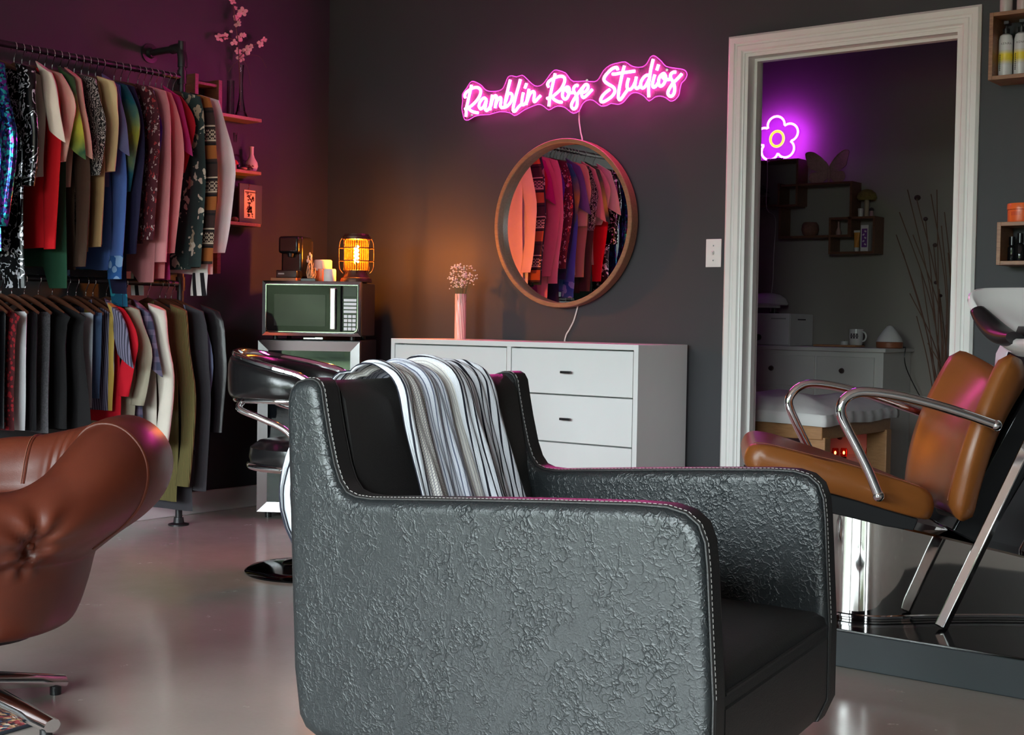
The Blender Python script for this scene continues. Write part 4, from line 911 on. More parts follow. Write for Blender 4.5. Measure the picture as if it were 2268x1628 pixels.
part('window', MB().bb((0.055, 0.003, MWT + 0.045), (0.295, 0.007, MWT + 0.19)), plain('window_mesh', (0.03, 0.03, 0.032), 0.03, spec=0.5), dmw)
part('handle', MB().bb((0.318, -0.014, MWT + 0.03), (0.345, 0.006, MWT + MWH - 0.03)), plain('handle_chrome', (0.75, 0.75, 0.76), 0.16, 1.0), dmw, bevel=0.004)
cp = part('control_panel', MB().bb((MWW * 0.806, 0.006, MWT + 0.015), (MWW - 0.015, 0.02, MWT + MWH - 0.015)), plain('panel_black', (0.01, 0.01, 0.012), 0.12), mwv, bevel=0.004)
M_KEY = plain('key_white', (0.78, 0.80, 0.84), 0.4); x0_ = MWW * 0.806 + 0.008; kw_ = MWW - 0.015 - x0_ - 0.008
part('display', MB().bb((x0_, 0.003, MWT + 0.185), (x0_ + kw_, 0.007, MWT + 0.225)), plain('lcd_grey', (0.06, 0.07, 0.07), 0.06), cp)
for r_ in range(4): part('button', MB().bb((x0_, 0.003, MWT + 0.108 + r_ * 0.0175), (x0_ + kw_, 0.007, MWT + 0.120 + r_ * 0.0175)), M_KEY, cp)
for r_ in range(4):
    for c_ in range(3): part('button', MB().bb((x0_ + c_ * kw_ / 3 + 0.001, 0.003, MWT + 0.028 + r_ * 0.019), (x0_ + (c_ + 1) * kw_ / 3 - 0.002, 0.007, MWT + 0.042 + r_ * 0.019)), M_KEY, cp, bevel=0.001)
for x in (0.05, MWW - 0.05):
    for y in (0.05, MWD - 0.05): part('foot', MB().cyl((x, y, 0), (x, y, MWT + 0.002), 0.012, n=10), M_BLKPLA, mwv)
lz = FHT + 0.0005
lt = f0 + EX * 0.25 + EY * 0.03
solo('bottle_opener', MB().box((lt.x, lt.y, lz + 0.006), (0.09, 0.014, 0.010), rz=FY).box((lt.x + 0.03 * ca, lt.y + 0.03 * sa, lz + 0.007), (0.04, 0.02, 0.012), rz=FY), M_STEEL, 'small steel bottle opener lying in the gap under the microwave', 'bottle opener', bevel=0.002)
MT = FHT + 0.0005 + MWT + MWH      # top of the microwave
def on_mw(x, y): return Vector((mo.x, mo.y, MT)) + EX * x + EY * y
def mwx(px, y):                    # microwave-frame x under pixel column px at depth y
    r = ray(px, 615); b = Vector((mo.x, mo.y, MT)) + EY * y - CAM
    den = EX.x * r.y - EX.y * r.x; return -(b.x * r.y - b.y * r.x) / den
# coffee machine
cmx = mwx(646, 0.09)
cm = thing('coffee_machine', 'slim black capsule coffee machine on the microwave', 'coffee machine', on_mw(cmx, 0.09), FY - radians(10))
M_CMB = plain('coffee_black', (0.007, 0.007, 0.008), 0.25, spec=0.35)
part('body', MB().bb((-0.050, -0.012, 0.014), (0.056, 0.11, 0.210)), M_CMB, cm, bevel=0.012, seg=3)
part('brew_head', MB().bb((-0.048, -0.05, 0.128), (0.054, -0.006, 0.208)), M_CMB, cm, bevel=0.012, seg=3)
part('spout', MB().cyl((0.006, -0.028, 0.112), (0.006, -0.028, 0.132), 0.012, 0.017, 16), M_BLKPLA, cm)
part('water_tank', MB().bb((-0.044, 0.108, 0.016), (0.050, 0.135, 0.195)), plain('smoked_tank', (0.02, 0.015, 0.014), 0.1), cm, bevel=0.006)
part('drip_tray', MB().bb((-0.052, -0.062, 0.014), (0.052, 0.002, 0.050)), M_BLKPLA, cm, bevel=0.004)
part('maker_plate', MB().bb((-0.040, -0.0635, 0.030), (-0.010, -0.0615, 0.037)), plain('badge_silver', (0.4, 0.4, 0.42), 0.4), cm)
part('wooden_base', MB().bb((-0.075, -0.068, 0), (0.050, 0.15, 0.014)), m_wood('base_wood', (0.30, 0.13, 0.06), (0.42, 0.22, 0.12)), cm, bevel=0.002)
# reed jar, candles
x = mwx(689, 0.06)
tj = thing('twig_bundle', 'upright bundle of dry twigs and seed heads in a dark stand', 'dried twigs', on_mw(x, 0.06), FY)
part('stand', MB().bb((-0.045, -0.02, 0), (0.026, 0.02, 0.014)), M_BLKPLA, tj, bevel=0.002)
tb = MB()
for k in range(22):
    bx = RB.uniform(-0.017, 0.020); h_ = RB.uniform(0.06, 0.125) * (1.0 if bx < 0.006 else 0.72); tb.tube([(bx, RB.uniform(-0.012, 0.012), 0.012), (bx + RB.gauss(0, 0.004), RB.uniform(-0.012, 0.012), h_ * 0.5), (bx + RB.gauss(0, 0.006), RB.uniform(-0.012, 0.012), h_)], 0.0013, 5)
part('twig', tb, plain('dry_twig', (0.55, 0.38, 0.24), 0.7), tj)
for k in range(7):
    bx = RB.uniform(-0.016, 0.012); part('seed_head', MB().ball((bx, RB.uniform(-0.012, 0.0), RB.uniform(0.09, 0.128)), (0.0045, 0.0045, 0.009), 8, 6), plain('seed_head', (0.70, 0.54, 0.40), 0.7), tj)
x = mwx(715, 0.125)
jr = thing('candle_jar', 'amber glass candle jar with a pale lid behind the small candle', 'candle', on_mw(x, 0.125), FY)
part('jar', MB().lathe([(0.038, 0), (0.039, 0.005), (0.039, 0.062), (0.036, 0.062)], n=28), plain('amber_glass', (0.70, 0.14, 0.05), 0.15), jr)
part('lid', MB().lathe([(0.0405, 0.060), (0.0425, 0.063), (0.0425, 0.098), (0.038, 0.103)], n=28), plain('rose_lid', (0.76, 0.50, 0.45), 0.4), jr)
part('button', MB().ball((-0.020, -0.036, 0.058), 0.008, 10, 6), plain('lid_button', (0.8, 0.6, 0.5), 0.4), jr)
x = mwx(731, 0.05)
cj = thing('candle_jar', 'small white ceramic candle pot on the microwave', 'candle', on_mw(x, 0.045), FY)
part('pot', MB().lathe([(0.027, 0), (0.0285, 0.004), (0.0285, 0.052), (0.025, 0.058), (0.024, 0.05)], n=28), plain('pot_white', (0.68, 0.66, 0.65), 0.5), cj)
part('wax', MB().lathe([(0.024, 0.046), (0.012, 0.047)], n=20), plain('wax', (0.8, 0.6, 0.45), 0.6), cj)
# cage lamp
lx = mwx(789, 0.10); lb = on_mw(lx, 0.10); LR = 0.001 * 80
lamp = thing('cage_lamp', 'lit industrial lantern lamp with a wire cage and glowing filament bulb', 'lamp', lb, FY)
def m_chimney():        # ribbed amber glass that catches the bulb's light
    t = NT('ribbed_amber_glass'); tr = t.node('ShaderNodeBsdfTransparent'); tr.inputs[0].default_value = (1, 0.86, 0.6, 1)
    tl_ = t.node('ShaderNodeBsdfTranslucent'); tl_.inputs[0].default_value = (1, 0.45, 0.08, 1)
    o = t.sep(t.co()); ang = t.math('ARCTAN2', o[1], o[0]); rib = t.ramp(t.math('SINE', t.math('MULTIPLY', ang, 34.0)), [(0.2, 0.01), (0.9, 0.075)])
    mx = t.node('ShaderNodeMixShader'); t.link(rib, mx.inputs[0]); t.link(tr.outputs[0], mx.inputs[1]); t.link(tl_.outputs[0], mx.inputs[2]); t.link(mx.outputs[0], t.n['Material Output'].inputs[0]); return t.m
M_RUST = plain('aged_bronze', (0.06, 0.028, 0.016), 0.45, 0.6)
part('base', MB().lathe([(0.073, 0), (0.074, 0.006), (0.070, 0.018), (0.060, 0.022), (0.052, 0.040), (0.050, 0.055), (0.044, 0.056)], n=36), M_RUST, lamp)
part('cap', MB().lathe([(0.060, 0.197), (0.066, 0.199), (0.066, 0.212), (0.058, 0.216), (0.056, 0.224), (0.02, 0.226)], n=36), M_RUST, lamp)
part('glass_chimney', MB().lathe([(0.0585, 0.054), (0.060, 0.062), (0.060, 0.190), (0.0585, 0.198)], n=36, cap=False), m_chimney(), lamp)
for k in range(8):
    a = 2 * pi * k / 8 + 0.2
    part('cage_wire', MB().tube(smooth_path([((r_) * cos(a), r_ * sin(a), z) for r_, z in ((0.062, 0.040), (0.078, 0.062), (0.081, 0.10), (0.081, 0.16), (0.076, 0.19), (0.066, 0.206))], 3), 0.0022, 6), M_RUST, lamp)
for z in (0.098, 0.158): part('cage_ring', MB().tube([(0.081 * cos(a), 0.081 * sin(a), z) for a in [2 * pi * k / 36 for k in range(36)]], 0.0022, 6, closed=True), M_RUST, lamp)
blb = part('bulb', MB().lathe([(0.012, 0.075), (0.014, 0.085), (0.024, 0.12), (0.028, 0.145), (0.024, 0.168), (0.010, 0.182), (0.002, 0.184)], n=20), clear('bulb_glass', (1.0, 0.9, 0.7), 0.1), lamp)
part('filament', MB().tube([(0.008 * cos(4 * a) , 0.008 * sin(4 * a), 0.095 + 0.011 * a) for a in [i * 0.16 for i in range(42)]], 0.0042, 6), emit('filament_glow', (1.0, 0.33, 0.045), 1700.0), blb)
part('socket', MB().cyl((0, 0, 0.05), (0, 0, 0.078), 0.013, n=16), M_RUST, lamp)

# ------------------------------------------------------------------ black diner chair in front of the fridge
dc = atd(692, 1258, 5.0); dcl = Vector((dc.x, dc.y, 0)); DYAW = radians(30)
dch = thing('swivel_chair', 'black vinyl barrel back swivel chair with chrome trim by the fridge', 'chair', dcl, DYAW)
part('base', MB().lathe([(0.245, 0.0), (0.247, 0.006), (0.235, 0.014), (0.20, 0.020), (0.11, 0.03), (0.105, 0.036), (0.05, 0.05), (0.03, 0.07)], n=56), plain('black_chrome', (0.05, 0.05, 0.055), 0.07, 1.0), dch)
part('column', MB().cyl((0, 0, 0.05), (0, 0, 0.385), 0.028, n=20), M_CHROME, dch)
part('seat', MB().lathe([(0.20, 0.385), (0.225, 0.395), (0.235, 0.425), (0.230, 0.46), (0.20, 0.482), (0.12, 0.492), (0.02, 0.494)], n=48), M_VINYL, dch)
part('seat_ring', MB().tube([(0.232 * cos(a), 0.232 * sin(a), 0.395) for a in [2 * pi * k / 48 for k in range(48)]], 0.013, 10, closed=True), M_CHROME, dch)
NB = 40; rs = []; top = []; bot = []
for i in range(NB + 1):
    ph = radians(180 - 105 + 210 * i / NB); d = abs(ph - pi) / radians(105); taper = sqrt(max(0.0, 1 - max(0, (d - 0.86) / 0.14) ** 2)) * 0.98 + 0.02
    zt_ = 0.80 - 0.085 * d ** 1.6; zb__ = 0.635 + 0.012 * d; zc = (zt_ + zb__) / 2; hh = (zt_ - zb__) / 2 * taper; R0 = 0.275; tk_ = 0.038 * taper
    c_ = Vector((cos(ph), sin(ph), 0)); prof_ = []
    for q in range(16):
        a = 2 * pi * q / 16; e = 0.55
        prof_.append(c_ * (R0 + tk_ * math.copysign(abs(cos(a)) ** e, cos(a)) - 0.02 * (sin(a) < 0) * 0) + Vector((0, 0, zc + hh * math.copysign(abs(sin(a)) ** e, sin(a)))))
    rs.append(prof_); top.append(c_ * (R0 + 0.006) + Vector((0, 0, zc + hh + 0.004))); bot.append(c_ * (R0 + 0.01) + Vector((0, 0, zc - hh - 0.004)))
bk_ = part('backrest', MB().rings(rs), M_VINYL, dch, sharp=70)
part('chrome_trim', MB().tube(top, 0.014, 10, flat=1.3, up=(0, 0, 1)), M_CHROME, bk_); part('chrome_trim', MB().tube(bot, 0.010, 10, up=(0, 0, 1)), M_CHROME, bk_)
for s_ in (-1, 1):
    part('arm_support', MB().tube(smooth_path([(0.285 * cos(pi + s_ * 0.75), 0.285 * sin(pi + s_ * 0.75), 0.63), (0.30 * cos(pi + s_ * 0.8), 0.30 * sin(pi + s_ * 0.8), 0.605), (0.265 * cos(pi + s_ * 1.1), 0.265 * sin(pi + s_ * 1.1), 0.575), (0.235 * cos(pi + s_ * 1.45), 0.235 * sin(pi + s_ * 1.45), 0.53), (0.228 * cos(pi + s_ * 1.6), 0.228 * sin(pi + s_ * 1.6), 0.46), (0.226 * cos(pi + s_ * 1.62), 0.226 * sin(pi + s_ * 1.62), 0.40)], 5), 0.012, 10), M_CHROME, dch)

# ------------------------------------------------------------------ red-brown lounge chair on the left
LC = CAM + FW * 3.25 + RT * (-1.29); LCw = Vector((LC.x, LC.y, 0)); LYAW = math.atan2(RT.y, RT.x)
lch = thing('lounge_chair', 'red-brown leather barrel lounge chair with tufted side on a chrome star base', 'armchair', LCw, LYAW)
# profiles (radius, height) from underside over the rolled rim to the seat: P0 right (the back), P1 the sides, P2 the open front
P0 = [(0.13, 0.168), (0.205, 0.178), (0.236, 0.205), (0.262, 0.28), (0.278, 0.345), (0.292, 0.362), (0.345, 0.405), (0.40, 0.445), (0.445, 0.495), (0.466, 0.555), (0.460, 0.610), (0.430, 0.655), (0.385, 0.684), (0.335, 0.688), (0.292, 0.668), (0.262, 0.620), (0.245, 0.55), (0.22, 0.47), (0.12, 0.435), (0.02, 0.43)]
P1 = [(0.13, 0.168), (0.22, 0.178), (0.262, 0.210), (0.296, 0.29), (0.312, 0.348), (0.326, 0.366), (0.372, 0.385), (0.405, 0.420), (0.420, 0.470), (0.418, 0.520), (0.406, 0.560), (0.385, 0.590), (0.355, 0.604), (0.325, 0.602), (0.300, 0.585), (0.280, 0.55), (0.262, 0.50), (0.235, 0.455), (0.12, 0.435), (0.02, 0.43)]
P2 = [(0.13, 0.168), (0.22, 0.178), (0.262, 0.210), (0.30, 0.29), (0.33, 0.33), (0.36, 0.345), (0.40, 0.36), (0.425, 0.38), (0.435, 0.40), (0.435, 0.415), (0.43, 0.43), (0.42, 0.44), (0.40, 0.448), (0.38, 0.45), (0.35, 0.45), (0.32, 0.448), (0.28, 0.445), (0.24, 0.44), (0.12, 0.435), (0.02, 0.43)]
NP = 4
def prof_s(P): return smooth_path([(r, z, 0) for r, z in P], NP)
SP = [prof_s(P) for P in (P0, P1, P2)]
TUFT = (radians(-50), 0.418)
SP.append([Vector((p.x, p.y if p.y < 0.43 else 0.43 + (p.y - 0.43) * 0.62, 0)) for p in SP[1]])
def pod(ph, j):
    c_ = cos(ph)
    w0 = max(0, c_) ** 1.3; w2 = max(0, -c_) ** 2.0
    if ph < 0:
        k_ = max(0.0, min(1.0, (ph + radians(58)) / radians(56))); w0 = k_ * k_ * (3 - 2 * k_)
    w1 = max(0.0, 1 - w0 - w2); t_ = w0 + w1 + w2
    nearer = max(0.0, min(1.0, -sin(ph) * 1.6))
    p = (SP[0][j] * w0 + (SP[1][j] * (1 - nearer) + SP[3][j] * nearer) * w1 + SP[2][j] * w2) / t_
    r, z = p.x, p.y
    if z > 0.34:      # tuft dent with radial puckers on the near side
        du = (ph - TUFT[0]) * 0.40; dv = z - TUFT[1]; d = sqrt(du * du + dv * dv)
        if j < len(SP[0]) * 0.55:
            r -= 0.045 * math.exp(-(d / 0.030) ** 2) + 0.010 * (1 - math.exp(-(d / 0.02) ** 2)) * math.exp(-(d / 0.085) ** 2) * sin(8 * math.atan2(dv, du) + 1.0)
            r -= 0.02 * math.exp(-(du / 0.02) ** 2) * (1 if dv < 0 else 0) * math.exp(-(dv / 0.05) ** 2)
        else: r -= 0.004 * math.exp(-((ph - 1.1) / 0.12) ** 2) * sin(ph * 60)
    return Vector((r * cos(ph), r * sin(ph), z))
NPH = 300; nj = len(SP[0]); mb = MB()
mb.rings([[pod(2 * pi * k / NPH - pi, j) for k in range(NPH)] for j in range(nj)])
shell = part('upholstery', mb, M_BROWN, lch, sharp=70)
jt0 = int(nj * 0.29); jt1 = int(nj * 0.86)
for dg in (-14, 84, 118, 47, -118):
    ph = radians(dg); pts = [pod(ph, j) for j in range(jt0, jt1)]
    ctr = Vector((0.33 * cos(ph), 0.33 * sin(ph), 0.52))
    pts = [p + (p - ctr).normalized() * 0.0005 for p in pts]
    part('seam', MB().tube(pts, 0.0032, 6), M_BROWN, shell)
    side = Vector((-sin(ph), cos(ph), 0)) * 0.007
    part('stitching', MB().tube([p + side + (p - ctr).normalized() * 0.0006 for p in pts], 0.0011, 5), M_TANTHREAD, shell)
bp = pod(TUFT[0], min(range(int(nj * 0.5)), key=lambda j: abs(SP[1][j].y - TUFT[1])))
part('tuft_button', MB().ball(bp * 1.0 + Vector((bp.x, bp.y, 0)).normalized() * 0.004, (0.011, 0.007, 0.011), 12, 8, R=Matrix.Rotation(TUFT[0] + pi / 2, 3, 'Z')), M_BROWN, lch)
part('seat_pan', MB().lathe([(0.06, 0.150), (0.14, 0.152), (0.15, 0.169), (0.05, 0.172)], n=32), M_BLKPLA, lch)
part('column', MB().cyl((0, 0, 0.05), (0, 0, 0.155), 0.03, n=20), M_CHROME, lch)
tips = [chain(lch).inverted() @ onz(142, 1516, 0.02), chain(lch).inverted() @ onz(116, 1618, 0.02)]
hubc = Vector((0.02, -0.12, 0.0)); a1 = math.atan2(tips[0].y - hubc.y, tips[0].x - hubc.x); r1 = (tips[0] - hubc).to_2d().length if False else sqrt((tips[0].x - hubc.x) ** 2 + (tips[0].y - hubc.y) ** 2)
a2 = math.atan2(tips[1].y - hubc.y, tips[1].x - hubc.x); r2 = sqrt((tips[1].x - hubc.x) ** 2 + (tips[1].y - hubc.y) ** 2)
for a, r in ((a1, r1), (a2, r2), (a1 + 1.4, 0.33), (a1 + 2.7, 0.33), (a2 - 1.3, 0.33)):
    d = Vector((cos(a), sin(a), 0)); q = Vector((-sin(a), cos(a), 0)); rs = []
    for t_ in [i / 8 for i in range(9)]:
        c_ = hubc.to_3d() * (1 - t_) + hubc * t_ if False else hubc + d * (r * t_); c_ = Vector((c_.x, c_.y, 0.075 - 0.045 * t_)); w = 0.032 - 0.010 * t_; h_ = 0.026 - 0.011 * t_
        rs.append([c_ + q * (w * cos(b)) * (1 if abs(cos(b)) > 0.2 else 1) + Vector((0, 0, h_ * sin(b))) for b in [pi / 4 + 2 * pi * k / 8 for k in range(8)]])
    leg = part('leg', MB().rings(rs), M_CHROME, lch, sharp=60)
    e_ = hubc + d * (r - 0.022); part('foot', MB().cyl((e_.x, e_.y, 0.0), (e_.x, e_.y, 0.024), 0.014, n=12), M_BLKPLA, leg)
# little woven rug under the chrome base
def m_rug():
    t = NT('woven_rug'); o = t.co(); x = t.voro(o, 75); pk = t.sep(x['Color'])[0]
    c = t.ramp(pk, [(0.0, srgb(60, 40, 42)), (0.2, srgb(150, 60, 60)), (0.4, srgb(40, 60, 85)), (0.55, srgb(190, 150, 110)), (0.75, srgb(120, 85, 70)), (0.9, srgb(225, 205, 180))], 'CONSTANT')
    t.set(c, 0.95); t.bump(x['Distance'], 0.6, 0.006); return t.m
ra, rb_, rc = onz(103, 1594, 0.006), onz(-40, 1556, 0.006), onz(-60, 1642, 0.006)
poly = [ra, rb_, rb_ + (rc - ra) * 1.0, rc]
rug = thing('rug', 'small multicoloured woven rug with a dark border under the chrome star base', 'rug', Vector(((ra.x + rc.x) / 2, (ra.y + rb_.y) / 2, 0.0)))
part('weave', MB().prism([Vector((p.x, p.y, 0.0008)) for p in poly], (0, 0, 0.006)), m_rug(), rug, world=True)
part('border', MB().tube([Vector((p.x, p.y, 0.005)) for p in poly], 0.0045, 6, closed=True), plain('rug_border', (0.03, 0.035, 0.05), 0.9), rug, world=True)

# ------------------------------------------------------------------ walnut box shelves on the right
BD = 0.14
def boxshelf(name, label, x0, x1, z0, z1):
    b = thing(name, label, 'shelf', ((x0 + x1) / 2, -0.001, z0)); t_ = 0.014
    part('side', MB().bb((x0, -BD, z0), (x0 + t_, -0.001, z1)), M_WALNUT, b, world=True, bevel=0.001); part('side', MB().bb((x1 - t_, -BD, z0), (x1, -0.001, z1)), M_WALNUT, b, world=True, bevel=0.001)
    part('top', MB().bb((x0 + t_, -BD, z1 - t_), (x1 - t_, -0.001, z1)), M_WALNUT, b, world=True, bevel=0.001); part('bottom', MB().bb((x0 + t_, -BD, z0), (x1 - t_, -0.001, z0 + t_)), M_WALNUT, b, world=True, bevel=0.001)
    return b
u0 = ony(2190, 100, -BD); uz1 = ony(2190, 29, -BD).z; uz0 = ony(2189, 178, -BD).z
boxshelf('box_shelf', 'square walnut box shelf holding white pump bottles beside the door frame', u0.x, u0.x + 0.34, uz0, uz1)
l0 = ony(2207, 540, -BD); lz1 = ony(2208, 492, -BD).z; lz0 = ony(2207, 587, -BD).z
boxshelf('box_shelf', 'low walnut box shelf with an orange tub standing on top', l0.x, l0.x + 0.42, lz0, lz1)
def pump(px, y, ztop, label, cap_h=0.05):
    r = ray(px, 100); x = CAM.x + r.x * ((y - CAM.y) / r.y); z = uz0 + 0.0145; h_ = ztop - z
    b = thing('pump_bottle', label, 'bottle', (x, y, z), radians(20)); R0 = 0.024
    part('bottle', MB().lathe([(R0 * 0.95, 0), (R0, 0.004), (R0, h_ * 0.86), (R0 * 0.85, h_ * 0.96), (0.012, h_)], n=28), plain('silver_white_plastic', (0.66, 0.66, 0.68), 0.3), b)
    part('label_band', MB().lathe([(R0 * 1.012, h_ * 0.28), (R0 * 1.012, h_ * 0.62)], n=28, cap=False), yel(h_), b)
    part('collar', MB().cyl((0, 0, h_), (0, 0, h_ + 0.018), 0.012, n=16), M_BLKPLA, b)
    part('pump_head', MB().cyl((0, 0, h_ + 0.018), (0, 0, h_ + 0.03), 0.004, n=8).box((0.004, -0.010, h_ + 0.036), (0.018, 0.040, 0.012), rz=-0.3), M_BLKPLA, b, bevel=0.002)
    part('lettering', text_on('KENRA', h_ * 0.76, R0, 0.011, -1.55), plain('dark_ink', (0.05, 0.05, 0.05), 0.6), b); part('lettering', vert_letters(R0, h_ * 0.16, h_ * 0.5), plain('dark_ink', (0.05, 0.05, 0.05), 0.6), b)
    return b
def yel(h_):
    t = NT('yellow_fade'); z = t.sep(t.co())[2]
    t.set(t.ramp(t.math('DIVIDE', z, h_), [(0.30, srgb(205, 205, 205)), (0.40, srgb(225, 205, 70)), (0.52, srgb(235, 212, 60)), (0.62, srgb(205, 205, 205))]), 0.35); return t.m
def text_on(txt, z, R0, size, a0):
    cu = bpy.data.curves.new('t', 'FONT'); cu.body = txt; cu.size = size; cu.resolution_u = 2; cu.align_x = 'CENTER'; cu.align_y = 'CENTER'; cu.space_character = 1.15
    to = bpy.data.objects.new('t', cu); COL.objects.link(to); bpy.context.view_layer.update()
    me = to.evaluated_get(bpy.context.evaluated_depsgraph_get()).to_mesh(); vs = [v.co.copy() for v in me.vertices]; fs = [tuple(p.vertices) for p in me.polygons]
    to.to_mesh_clear(); bpy.data.objects.remove(to); bpy.data.curves.remove(cu)
    return MB().add([((R0 * 1.013) * cos(a0 + v.x / R0), (R0 * 1.013) * sin(a0 + v.x / R0), z + v.y) for v in vs], fs)
def letters_on(z, R0, n_, hgt, a0=-1.95, da=0.17):
    mb = MB()
    for k in range(n_):
        a = a0 + da * k
        for dz, w in ((hgt / 2, 0.0032), (0, 0.0026), (-hgt / 2, 0.0032)): mb.box((R0 * 1.01 * cos(a), R0 * 1.01 * sin(a), z + dz), (0.0009, w, 0.0012), rz=a)
        mb.box((R0 * 1.01 * cos(a - 0.06), R0 * 1.01 * sin(a - 0.06), z), (0.0009, 0.0011, hgt + 0.001), rz=a)
    return mb
def vert_letters(R0, z0, z1):
    mb = MB(); a = -2.5
    for k in range(9):
        z = z0 + (z1 - z0) * k / 8; mb.box((R0 * 1.012 * cos(a), R0 * 1.012 * sin(a), z), (0.0009, 0.006, 0.0022), rz=a); mb.box((R0 * 1.012 * cos(a), R0 * 1.012 * sin(a), z + 0.003), (0.0009, 0.0018, 0.004), rz=a)
    return mb
pump(2228, -0.075, ony(2228, 76, -0.075).z, 'white pump bottle with yellow fade next to the left side of the box shelf')
pump(2262, -0.068, ony(2262, 72, -0.068).z, 'white pump bottle with yellow fade further along in the box shelf')
for px, lab, m_ in ((2229, 'pale capped bottle on top of the upper box shelf', plain('pale_bottle', (0.55, 0.50, 0.50), 0.3)), (2266, 'second pale bottle on top of the upper box shelf', plain('blush_bottle', (0.58, 0.46, 0.46), 0.3))):
    r = ray(px, 20); x = CAM.x + r.x * ((-0.08 - CAM.y) / r.y)
    b = thing('bottle', lab, 'bottle', (x, -0.08, uz1 + 0.0005)); part('bottle_body', MB().lathe([(0.021, 0), (0.022, 0.003), (0.022, 0.10), (0.012, 0.112)], n=24), m_, b); part('cap', MB().cyl((0, 0, 0.112), (0, 0, 0.145), 0.012, n=16), M_BLKPLA, b)
r = ray(2262, 470); ox = CAM.x + r.x * ((-0.075 - CAM.y) / r.y); oh = ony(2250, 452, -0.075).z - lz1
ob_ = thing('cream_tub', 'bright orange screw lid tub on the low walnut shelf', 'tub', (ox, -0.075, lz1 + 0.0005)); OR = 0.048
part('tub', MB().lathe([(OR * 0.94, 0), (OR * 0.96, 0.003), (OR * 0.96, oh * 0.66), (OR * 0.9, oh * 0.67)], n=32), plain('orange_plastic', (0.80, 0.13, 0.03), 0.3), ob_)
part('lid', MB().lathe([(OR, oh * 0.68), (OR, oh * 0.95), (OR * 0.96, oh), (OR * 0.5, oh)], n=32), plain('orange_lid', (0.85, 0.15, 0.03), 0.3), ob_)
part('lettering', letters_on(oh * 0.45, OR * 0.95, 6, 0.010, -2.0, 0.13), plain('red_ink', (0.5, 0.04, 0.03), 0.5), ob_)
for k, (px, hh) in enumerate(((2241, 0.09), (2259, 0.10), (2279, 0.095))):
    r = ray(px, 560); y = -0.05 - 0.02 * (k % 2); x = CAM.x + r.x * ((y - CAM.y) / r.y)
    b = thing('black_bottle', ('small glossy black bottle inside the low walnut shelf, outermost', 'small glossy black bottle inside the low walnut shelf, in the middle', 'small glossy black bottle inside the low walnut shelf, deepest in')[k], 'bottle', (x, y, lz0 + 0.0145))
    part('bottle_body', MB().lathe([(0.015, 0), (0.016, 0.003), (0.016, hh * 0.55), (0.007, hh * 0.66)], n=20), M_BLKGLOSS, b); part('cap', MB().cyl((0, 0, hh * 0.66), (0, 0, hh), 0.011, n=16), M_BLKGLOSS, b)

# ------------------------------------------------------------------ wash station on its platform
PT = 0.105; py0 = -1.52
plat = thing('platform', 'low dark grey platform with a glossy black top under the wash unit', 'platform', (4.2, -0.75, 0))
PX0 = 2.98
part('riser', MB().bb((3.46, py0, 0), (6.3, -0.001, PT - 0.006)), plain('slate_paint', (0.045, 0.055, 0.062), 0.5), plat, world=True, bevel=0.003)
part('top', MB().bb((3.46, py0, PT - 0.006), (6.3, -0.001, PT)), plain('black_laminate', (0.006, 0.006, 0.007), 0.10), plat, world=True, bevel=0.001)
WYAW = math.atan2(RT.y, RT.x)
wo = CAM + FW * 3.95 + RT * 1.10
wash = thing('wash_unit', 'caramel leather shampoo chair with chrome arms and white basin', 'wash unit', (wo.x, wo.y, PT), WYAW)
wi = chain(wash).inverted()
def WL(px, py, d): return wi @ atd(px, py, d)                       # pixel + depth -> unit coords
ZN, ZF = 3.68, 4.18
def wdepth(d): return WL(1134, 700, d).y
yn, yf = WL(1900, 1000, ZN).y, WL(1900, 1000, ZF).y
# seat: side profile swept across
seat_px = [(1652, 1000), (1664, 984), (1690, 982), (1730, 990), (1800, 1008), (1880, 1028), (1960, 1052), (2040, 1078), (2070, 1094), (2080, 1120), (2076, 1146), (2060, 1156), (2000, 1142), (1900, 1112), (1800, 1085), (1720, 1062), (1660, 1040), (1648, 1020)]
sp_ = smooth_path([WL(x, y, ZN) for x, y in seat_px], 3, closed=True); cen = sum(sp_, Vector()) / len(sp_)
rs = []; NW = 20
for i in range(NW + 1):
    t_ = i / NW; y = yn + (yf - yn) * t_; e = min(1, min(t_, 1 - t_) / 0.10); sc = 0.86 + 0.14 * sqrt(1 - (1 - e) ** 2); dip = 0.020 * sin(pi * t_) * 0.6
    row = []
    for p in sp_:
        q = cen + (p - cen) * sc; up_ = max(0, (q.z - cen.z)) / 0.05
        row.append(Vector((q.x + 0.15 * (y - yn) * max(0.0, min(1.0, (cen.x + 0.15 - q.x) / 0.3)), y, q.z - dip * min(1, up_))))
    rs.append(row)
part('seat', MB().rings(rs), M_TAN, wash, sharp=80)
part('stitching', MB().tube([Vector((p.x, yn + 0.012, p.z)) for p in sp_[4:22]], 0.0012, 5), M_TANTHREAD, wash)
